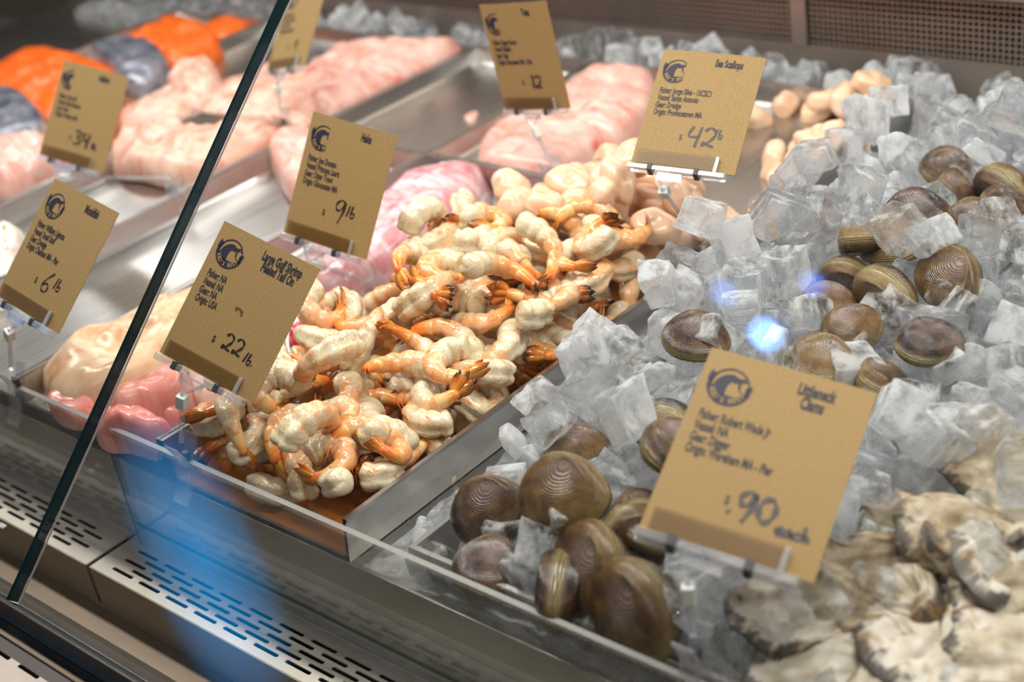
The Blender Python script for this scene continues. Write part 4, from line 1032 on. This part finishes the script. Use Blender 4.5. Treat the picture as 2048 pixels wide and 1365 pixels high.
# ------------------------------------------------------------------ ice cubes
def ice_proto(kind, seed):
    rnd = random.Random(seed * 17 + 3); bm = bmesh.new()
    if kind == 'cube':
        sx, sy, sz = [rnd.uniform(.0095, .0155) for _ in range(3)]
        bmesh.ops.create_cube(bm, size=2.0)
        for v in bm.verts: v.co = Vector((v.co.x * sx * rnd.uniform(.70, 1.15), v.co.y * sy * rnd.uniform(.70, 1.15), v.co.z * sz * rnd.uniform(.70, 1.15)))
        bmesh.ops.bevel(bm, geom=list(bm.edges), offset=rnd.uniform(.0010, .0022), segments=2, affect='EDGES', profile=0.5)
        bmesh.ops.subdivide_edges(bm, edges=[e for e in bm.edges if e.calc_length() > .007], cuts=4, use_grid_fill=True)
        bmesh.ops.triangulate(bm, faces=bm.faces)
        ax = rnd.randrange(3); dirs = Vector([1 if q == ax else 0 for q in range(3)])
        for v in bm.verts:
            r2 = (v.co - dirs * v.co.dot(dirs)).length
            if v.co.dot(dirs) > (sx, sy, sz)[ax] * .6: v.co -= dirs * .0050 * max(0, 1 - (r2 / (.0115)) ** 2)
            d = nz(v.co, 150, seed) * .0013 + nz(v.co, 380, seed + 3) * .0006; v.co += v.co.normalized() * d
    elif kind == 'ridge':
        L = rnd.uniform(.014, .019); wdt = rnd.uniform(.010, .013); N = 5; prof = []
        for k in range(N * 6 + 1):
            t = k / (N * 6); prof.append((-L + 2 * L * t, .0075 + .0028 * abs(math.sin(math.pi * N * t))))
        rows_ = []
        for x, z in prof:
            wv = wdt * (1 + .10 * math.sin(x * 200 + seed)); rows_.append([bm.verts.new(c) for c in ((x, -wv, -.6 * z), (x, -wv * .95, z * .55), (x, -wv * .6, z), (x, wv * .6, z), (x, wv * .95, z * .5), (x, wv, -.6 * z))])
        for a, b in zip(rows_[:-1], rows_[1:]):
            for k in range(6): bm.faces.new((a[k], a[(k + 1) % 6], b[(k + 1) % 6], b[k]))
        bm.faces.new(rows_[0][::-1]); bm.faces.new(rows_[-1])
    else:
        s = rnd.uniform(.011, .018)
        bmesh.ops.create_icosphere(bm, subdivisions=1, radius=1.0)
        for v in bm.verts: q = rnd.uniform(.72, 1.15) * s; v.co = Vector((v.co.x * q, v.co.y * q * .85, v.co.z * q * .55))
        bmesh.ops.bevel(bm, geom=list(bm.edges), offset=.0010, segments=2, affect='EDGES', profile=0.5)
    bmesh.ops.recalc_face_normals(bm, faces=bm.faces)
    me = bm_mesh('ice_cube', bm, kind != 'shard'); me.materials.append(ICE)
    if kind == 'cube':
        try: me.set_sharp_from_angle(angle=math.radians(38))
        except Exception: pass
    return me, samples(me, 260)
IP = [ice_proto('cube', s) for s in range(9)] + [ice_proto('ridge', s) for s in range(3)] + [ice_proto('shard', s) for s in range(4)]
pieces = []
def put_ice(x, y, k=None, R=None, pen=0.004, sc=None, maxz=None):
    k = random.randrange(len(IP)) if k is None else k
    R = R or rotm(random.uniform(0, 6.28), random.uniform(0, 6.28), random.uniform(0, 6.28)); sc = sc or random.uniform(.85, 1.25)
    me, S = IP[k]; z = settle(S * sc, R, x, y, pen, commit=False, pct=96)
    if maxz is not None and z > maxz: return None
    P = S * sc @ np.array(R).T; i, j = cells(P[:, 0] + x, P[:, 1] + y); np.maximum.at(HM, (i, j), P[:, 2] + z)
    pieces.append((k, R, sc, x, y, z)); return z
def local_h(x, y):
    i, j = cells(np.array([x - .008, x, x + .008, x, x]), np.array([y, y - .008, y, y + .008, y])); return HM[i, j].mean()
def scatter(n, x0, x1, y0, y1, tgt, pen=0.004, maxz=None):
    c = 0
    for _ in range(n):
        best = None
        for _2 in range(12):
            x = random.uniform(x0, x1); y = random.uniform(y0, y1); g = tgt(x, y) - local_h(x, y)
            if best is None or g > best[0]: best = (g, x, y)
        if best[0] < 0.004: break
        if put_ice(best[1], best[2], pen=pen, maxz=maxz) is not None: c += 1
    return c
rc = lambda a=0.45: rotm(random.gauss(0, a), random.gauss(0, a), random.uniform(0, 6.28))
EDGE = lambda yaw, roll=1.35, p=0.0: rotm(roll, p, yaw)
CL = [ # u, v, height, scale, rotation, label
 (1890, 335, .062, .80, rotm(.5, .2, .4), 'small dark clam at the back of the right clam pile, beside a flat ridged clam'),
 (2005, 345, .062, 1.05, EDGE(-.35, 1.9, .1), 'olive clam lying on edge at the right border, back of the clam pile'),
 (1915, 388, .056, .82, rotm(.4, -.3, 2.0), 'brown clam just below the two rearmost clams on the right'),
 (2010, 412, .056, .85, rotm(.3, .4, 1.2), 'brown clam at the right border under the olive clam lying on edge'),
 (1942, 430, .058, .80, rotm(.7, 0, .2), 'round orange brown clam behind the greenish round clam'),
 (1728, 445, .056, .85, rotm(.3, .5, 2.6), 'dark bluish clam at the left end of the right clam pile'),
 (1825, 452, .060, 1.00, rotm(.55, -.2, .3), 'banded orange clam in the middle of the right clam pile'),
 (1975, 472, .058, .98, rotm(1.1, .2, -.2), 'round greenish clam showing its full ridged face, right clam pile'),
 (1868, 492, .056, .98, rotm(.5, .4, 1.4), 'dark brown clam between the banded clam and the ridged clam'),
 (1790, 522, .056, 1.12, rotm(.45, -.1, -.4), 'large clam with a blue black patch, centre of the right clam pile'),
 (1895, 548, .060, .98, rotm(.75, .35, -.5), 'strongly ridged golden clam, nearest in the right clam pile'),
 (1690, 562, .050, .85, EDGE(.2, 1.8), 'olive clam on edge beside the blue reflection on the ice'),
 (1765, 580, .052, .98, EDGE(-.25, 1.75, -.1), 'tan clam lying on edge below the blue patched clam'),
 (1655, 615, .046, .80, rotm(.2, .3, .7), 'flat dark clam below the blue reflection, half under ice'),
 (1640, 725, .046, .90, rotm(.5, .3, .3), 'finely ridged clam above the littleneck sign'),
 (1770, 765, .046, .85, rotm(.4, .1, 2.2), 'dark clam under ice above the right corner of the littleneck sign'),
 (1700, 665, .044, .85, rotm(.3, -.2, 1.2), 'greyish clam half under ice, between the blue reflection and the littleneck sign'),
 (1855, 690, .046, .85, rotm(.2, .1, .9), 'reddish brown clam showing through clear ice, right of the blue reflection'),
 (2025, 470, .056, .80, rotm(.2, .3, 2.9), 'dark clam at the right border behind the greenish round clam'),
 (1330, 855, .034, .98, EDGE(.3, 1.8, .1), 'brown clam on edge behind the left edge of the littleneck sign, topmost there'),
 (1345, 905, .030, .90, rotm(.5, .2, 1.5), 'dark clam below the topmost clam at the left edge of the littleneck sign'),
 (1122, 985, .030, 1.05, rotm(.75, -.1, .2), 'olive brown clam at the rear of the front clam cluster'),
 (1168, 1075, .030, 1.10, rotm(.95, .25, -.5), 'big smooth clam in the middle of the front clam cluster'),
 (985, 1060, .022, .95, rotm(.8, -.2, .6), 'grey brown clam on the left of the front clam cluster'),
 (1275, 1082, .026, 1.00, EDGE(1.2, 1.45, .2), 'tall yellowish clam on edge at the left foot of the littleneck sign'),
 (1285, 1012, .026, .92, rotm(.6, .2, 2.0), 'brown clam behind the left foot of the littleneck sign'),
 (958, 1150, .012, .85, rotm(.3, .1, .3), 'dark clam half under ice beside the clear guard, lowest on the left'),
 (1100, 1195, .014, 1.00, EDGE(-1.0, 1.4, -.2), 'olive clam standing on edge against the clear guard'),
 (1245, 1235, .014, 1.18, rotm(1.15, .1, -.3), 'largest dark brown domed clam, nearest the clear guard'),
 (1150, 900, .026, .90, rotm(.3, .2, 1.0), 'clam seen through ice behind the front clam cluster'),
 (1395, 745, .032, .85, rotm(.4, .2, .4), 'brown clam under ice at the top left corner of the littleneck sign'),
]
OY = [
 (2000, 925, .052, 1.00, rotm(.35, .25, .5), 'long pale oyster with an orange rim on the ice at the right border'),
 (2010, 1035, .050, .95, rotm(-.2, .2, 1.3), 'brownish oyster at the right border under the long pale one'),
 (1835, 1075, .046, .95, rotm(.7, -.1, .35), 'oyster with a dark tip, nearest the right edge of the littleneck sign'),
 (1975, 1150, .046, 1.05, rotm(.8, .3, 1.9), 'broad whitish oyster at the right, middle of the oyster pile'),
 (1890, 1180, .044, .90, rotm(1.0, .2, 2.4), 'grey oyster standing on edge in the middle of the oyster pile'),
 (1735, 1165, .040, .85, rotm(.9, 0, 1.0), 'brown edged oyster leaning on the ice right of the sign foot'),
 (1790, 1240, .040, .95, rotm(.3, -.3, -.5), 'smooth white oyster near the bottom of the oyster pile'),
 (1660, 1250, .036, .95, rotm(.4, .1, .3), 'oyster with an orange brown rim, leftmost of the upper oysters'),
 (1590, 1315, .034, .95, rotm(.2, .3, .8), 'dark tipped oyster, leftmost along the bottom edge'),
 (1725, 1325, .036, 1.00, rotm(.5, .1, .1), 'ridged oyster along the bottom edge, second from the left'),
 (1830, 1335, .040, .95, rotm(.3, .2, 1.5), 'pale oyster along the bottom edge, second from the right'),
 (1960, 1290, .044, 1.00, rotm(.3, -.2, 2.2), 'oyster near the bottom right corner above the edge of the photo'),
 (2030, 1215, .046, .95, rotm(.6, .2, .9), 'yellowish oyster at the right border above the bottom right corner'),
 (2035, 1340, .042, .95, rotm(.2, .3, .3), 'oyster cut by the bottom right corner of the photo'),
 (1640, 1385, .030, .95, rotm(.3, .1, .6), 'oyster cut by the bottom edge below the dark tipped leftmost oyster'),
 (1790, 1395, .034, .95, rotm(.4, -.2, 1.9), 'oyster cut by the bottom edge in the middle of the oyster pile'),
 (1915, 1390, .038, .95, rotm(.2, .2, 1.1), 'oyster cut by the bottom edge left of the corner one'),
 (1915, 1075, .050, .90, rotm(.5, .3, .7), 'rough brown oyster between the dark tipped one and the right border'),
]
SH = [at(q[0], q[1], q[2]) for q in CL + OY]
def near_shell(x, y): return min((p.x - x) ** 2 + (p.y - y) ** 2 for p in SH) < .021 ** 2
xe = lambda y: .217 + .024 * sstep(.36, .50, y)
ice_top = lambda x, y: (bed(x, y) + 0.014 + 0.008 * sstep(.2, .26, x)) if x > xe(y) - .006 else -1 + 0.006 * nz((x, y, 0), 25, 4)
xr = lambda y: 0.36 + 0.24 * (1 - sstep(0.1, 0.8, y))
def visible(x, y): return x < xr(y) + 0.06
scatter(420, 0.203, 0.60, 0.020, 0.785, lambda x, y: ice_top(x, y) - ((.012 if y < .14 else .010) if near_shell(x, y) else 0) if visible(x, y) else -1)

for k, (u, v, zg, sc, R, lab) in enumerate(CL):
    put_clam(u, v, zg, sc * (1.12 if v > 940 else 1.03), R, lab, 'littleneck clams on the ice', k % 3)

for S_, R_, x_, y_, z_ in LATE:
    P_ = S_ @ np.array(R_).T; i, j = cells(P_[:, 0] + x_, P_[:, 1] + y_); np.maximum.at(HM, (i, j), P_[:, 2] + z_)

def mk_oyster():
    a = M('oyster_shell'); c = a.coord(); uv = a.uvx(); rnd = a.rand()
    n = a.noise(c, 26, 4, 0.6, 0.6); nf = a.noise(c, 170, 5, 0.7, 0.6)
    rad = a.noise(a.mapping(a.coord('UV'), (6, 26, 1)), 1.0, 4, 0.65)
    base = a.ramp(a.math('ADD', n, a.math('MULTIPLY', a.math('SUBTRACT', rnd, 0.5), 0.3)), [(0.30, (0.26, 0.19, 0.10)), (0.44, (0.46, 0.39, 0.28)), (0.62, (0.66, 0.61, 0.53))])
    dk = a.math('ADD', a.math('MULTIPLY', a.math('POWER', uv[0], 3.0), 0.42), a.math('MULTIPLY', rad, 0.62))
    col = a.mix(a.ramp(dk, [(0.61, (0,) * 3), (0.69, (0.9,) * 3)]), base, (0.055, 0.045, 0.04))
    tan = a.ramp(a.noise(c, 42, 3, 0.5, 1.0), [(0.58, (0,) * 3), (0.66, (0.7,) * 3)]); col = a.mix(a.math('MULTIPLY', tan, uv[0]), col, (0.34, 0.19, 0.06))
    a.pbr(**{'Base Color': col, 'Roughness': 0.4, 'Normal': a.bump(a.math('ADD', nf, a.math('MULTIPLY', rad, 0.4)), 0.5, 0.0015)}); return a.m
OYM = mk_oyster()
def oyster_valve(name, side, seed, Lx=.042, Ly=.027, dep=.013):
    NU, NV = 24, 48; P = []
    for i in range(NU + 1):
        u = i / NU; row = []
        for j in range(NV):
            t = 2 * math.pi * j / NV; wob = 1 + .10 * nz((math.cos(t), math.sin(t), u * .6), 1.6, seed * 2.3) + .03 * math.sin(9 * t + seed) * u * u
            ex = Lx * math.cos(t) * wob; ey = Ly * math.sin(t) * wob * (1 - .38 * math.cos(t)) ; hx, hy = Lx * .82, .004 * math.sin(seed)
            x = hx + (ex - hx) * u; y = hy + (ey - hy) * u
            z = dep * (math.sin(math.pi * (u * .92 + .05) ** .8) ** .7) if i < NU else 0
            z *= 1 + .45 * nz((x, y, 0), 55, seed); z += .0009 * math.sin(13 * t + seed * 2) * u * (1 if i < NU else .5) + .0012 * (int(u * 6) % 2) * (i < NU)
            row.append(Vector((x, y, side * z + .0015 * math.sin(7 * t + seed) * u)))
        P.append(row)
    me = grid_mesh(name, P, True); me.materials.append(OYM)
    if side < 0: me.flip_normals()
    return me
OP = []
for k in range(4):
    A, B = oyster_valve('upper_valve', 1, k + 1, dep=.010 + .002 * k), oyster_valve('lower_valve', -1, k + 1, dep=.014); OP.append((A, B, np.concatenate([samples(A, 300), samples(B, 300)])))
for k, (u, v, zg, sc, R, lab) in enumerate(OY):
    A, B, S = OP[k % 4]; sc *= .92; z = zg
    for _ in range(4):
        p = at(u, v, z); p.y = max(p.y, .030); z = settle(S * sc, R, p.x, p.y, .006, False, 48)
    z = settle(S * sc, R, p.x, p.y, .006, True, 48)
    root = bpy.data.objects.new('oyster', None); COL.objects.link(root); root.empty_display_size = .01
    mm = R.to_4x4() @ Matrix.Scale(sc, 4); mm.translation = Vector((p.x, p.y, z)); root.matrix_world = mm; SHA.append((p.x, p.y))
    obj('upper_valve', A, None, root); obj('lower_valve', B, None, root); tag(root, lab, 'oyster', 'oysters heaped in the corner')

# loose cubes on top, leaving the shells in view
scatter(150, 0.198, 0.58, 0.022, 0.780, lambda x, y: (bed(x, y) + 0.012 + 0.020 * sstep(.205, .27, x)) if visible(x, y) and x > xe(y) and min((q[0] - x) ** 2 + (q[1] - .008 - y) ** 2 for q in SHA) > (.024 if y < .16 else .030) ** 2 else -1)
for u, v in ((1195, 740), (1245, 760), (1330, 690), (1180, 800), (1260, 880), (1265, 935), (1100, 860), (1210, 930), (1500, 540), (1560, 500), (1700, 330), (1760, 290), (1850, 230), (1930, 240), (1640, 470), (1800, 380), (1690, 400), (1480, 620), (1560, 560), (1980, 560), (1870, 640), (1960, 640), (1800, 640), (1420, 640), (1780, 300)):
    p = at(u, v, .035); put_ice(max(p.x, xe(p.y)), min(p.y, .775), k=random.choice([0, 1, 2, 3, 4, 5, 6, 7, 8, 9, 12]), sc=random.uniform(.95, 1.15))
for u, v in ((1330, 1230), (1380, 1285), (1420, 1205), (1470, 1265), (1450, 1330), (1375, 1180), (1500, 1205), (1540, 1255), (1400, 1325), (1480, 1335), (1350, 1140), (800, 1110), (850, 1075), (905, 1125), (950, 1005), (1015, 1115), (1045, 1150), (890, 1005), (1060, 900), (1000, 930), (940, 970), (1240, 1000), (1230, 950)):
    p = at(u, v, .012); put_ice(max(p.x, .212), max(p.y, .024), sc=random.uniform(.7, .95), pen=.008, maxz=.012 if u < 1100 else .03)
scatter(170, -1.05, 0.20, 0.752, 0.785, lambda x, y: 0.016 + 0.014 * nz((x, 0, 0), 8, 1), 0.004, 0.030)
# the 300 that show largest are things; the rest is one mass
def shown(p):
    d = np.array(p[3:6]) - CAM; q = ROT @ d; u, v = CX + F * q[0] / q[2], CY + F * q[1] / q[2]
    inside = -40 < u < 2090 and -40 < v < 1405
    return (1.0 if inside else 0.02) / q[2] ** 2 * (0.4 + 0.6 * sstep(-.012, .012, p[5] + .012 * p[2] - local_h(p[3], p[4]) + .010))
pieces.sort(key=shown, reverse=True)
def zone(x, y):
    if y > .742: return 'ice cube in the strip along the back wall', 'ice cubes along the back wall'
    if x < .255 and y < .30: return 'clear ice cube beside the right rim of the shrimp pan', 'ice cubes beside the shrimp pan'
    if x < .30 and y >= .30: return 'clear ice cube on the slope beside the scallops', 'ice cubes beside the scallops'
    if y < .13: return 'clear ice cube among the front clams and the guard', 'ice cubes by the front clams'
    if x > .42: return 'clear ice cube around the oyster pile', 'ice cubes around the oysters'
    return 'clear ice cube around the right clam pile', 'ice cubes around the clams'
for k, R, sc, x, y, z in pieces[:300]:
    o = obj('ice_cube', IP[k][0]); mm = R.to_4x4() @ Matrix.Scale(sc, 4); mm.translation = Vector((x, y, z)); o.matrix_world = mm
    lb, g = zone(x, y); tag(o, lb, 'ice cube', g)
rest = pieces[300:]
if rest:
    V, Fc = [], []
    for k, R, sc, x, y, z in rest:
        me = IP[k][0]; b = len(V); V += [tuple((R @ (v.co * sc)) + Vector((x, y, z))) for v in me.vertices]; Fc += [tuple(b + q for q in p.vertices) for p in me.polygons]
    me = bpy.data.meshes.new('loose_ice'); me.from_pydata(V, [], Fc); me.materials.append(ICE); me.update()
    tag(obj('loose_ice', me), 'remaining small and half hidden ice cubes of the heap', 'ice', None, 'stuff')
print('shrimps', len(shrimps), 'near scallops', len(near), 'ice', len(pieces))

# ------------------------------------------------------------------ blue spot lamps and an added glow panel, mirrored in the sloped glass
def glow(name, col, strength, soft=False):
    a = M(name); e = a.n('ShaderNodeEmission'); e.inputs[0].default_value = (*col, 1); e.inputs[1].default_value = strength
    if soft:
        g = a.n('ShaderNodeTexGradient'); g.gradient_type = 'SPHERICAL'; mp = a.mapping(a.coord(), (11.5, 1, 4.1)); a.l(mp, g.inputs[0])
        a.l(a.math('MULTIPLY', a.math('POWER', g.outputs['Fac'], 0.8), strength), e.inputs[1])
    a.l(e.outputs[0], a.out.inputs[0]); return a.m
sg = tag(empty('added_glow_panel', (0, 0, 0)), 'unseen blue glowing panel added to make the blue reflection in the front glass', 'glow panel')  # glowing stand-in for someone in blue, added to make the reflection
dn_ = Vector((.18, -.17, -.05)).normalized(); ax_ = Vector((.16, 0, .08)); ax_ = (ax_ - dn_ * dn_.dot(ax_)).normalized(); nn_ = ax_.cross(dn_)
if nn_.dot(Vector((0.7, 0.5, -0.5))) < 0: nn_ = -nn_; ax_ = -ax_
mm = Matrix((ax_, nn_, ax_.cross(nn_))).transposed().to_4x4(); mm.translation = Vector((-0.715, -0.705, 0.585)); sg.matrix_world = mm
box('glow_face', -0.080, 0.080, -0.004, 0.0, -0.23, 0.23, glow('blue_glow', (0.0, 0.23, 0.58), 11.0, True), sg)
box('glow_backing', -0.09, 0.09, -0.022, -0.0045, -0.24, 0.24, DARK, sg)
for k, (loc, r, st) in enumerate((((-0.13, -0.43, 1.10), 0.020, 40.0), ((-0.20, -0.39, 1.11), 0.017, 7.0), ((-0.09, -0.37, 1.15), 0.016, 9.0))):
    root = tag(empty('spot_lamp', loc), 'small blue spot lamp in the hall, mirrored on the ice, %s' % ('the brightest', 'the faint left one', 'the faint right one')[k], 'lamp', 'blue spot lamps')
    bm = bmesh.new(); bmesh.ops.create_icosphere(bm, subdivisions=3, radius=r); obj('bulb', bm_mesh('bulb', bm, True), glow('blue_bulb_%d' % k, (0.12, 0.30, 1.0), st), root)
    bm = bmesh.new(); bmesh.ops.create_cone(bm, cap_ends=True, segments=20, radius1=r * 1.4, radius2=r * .8, depth=.06, matrix=Matrix.Translation((0, 0, .055))); obj('shade', bm_mesh('shade', bm), DARK, root)
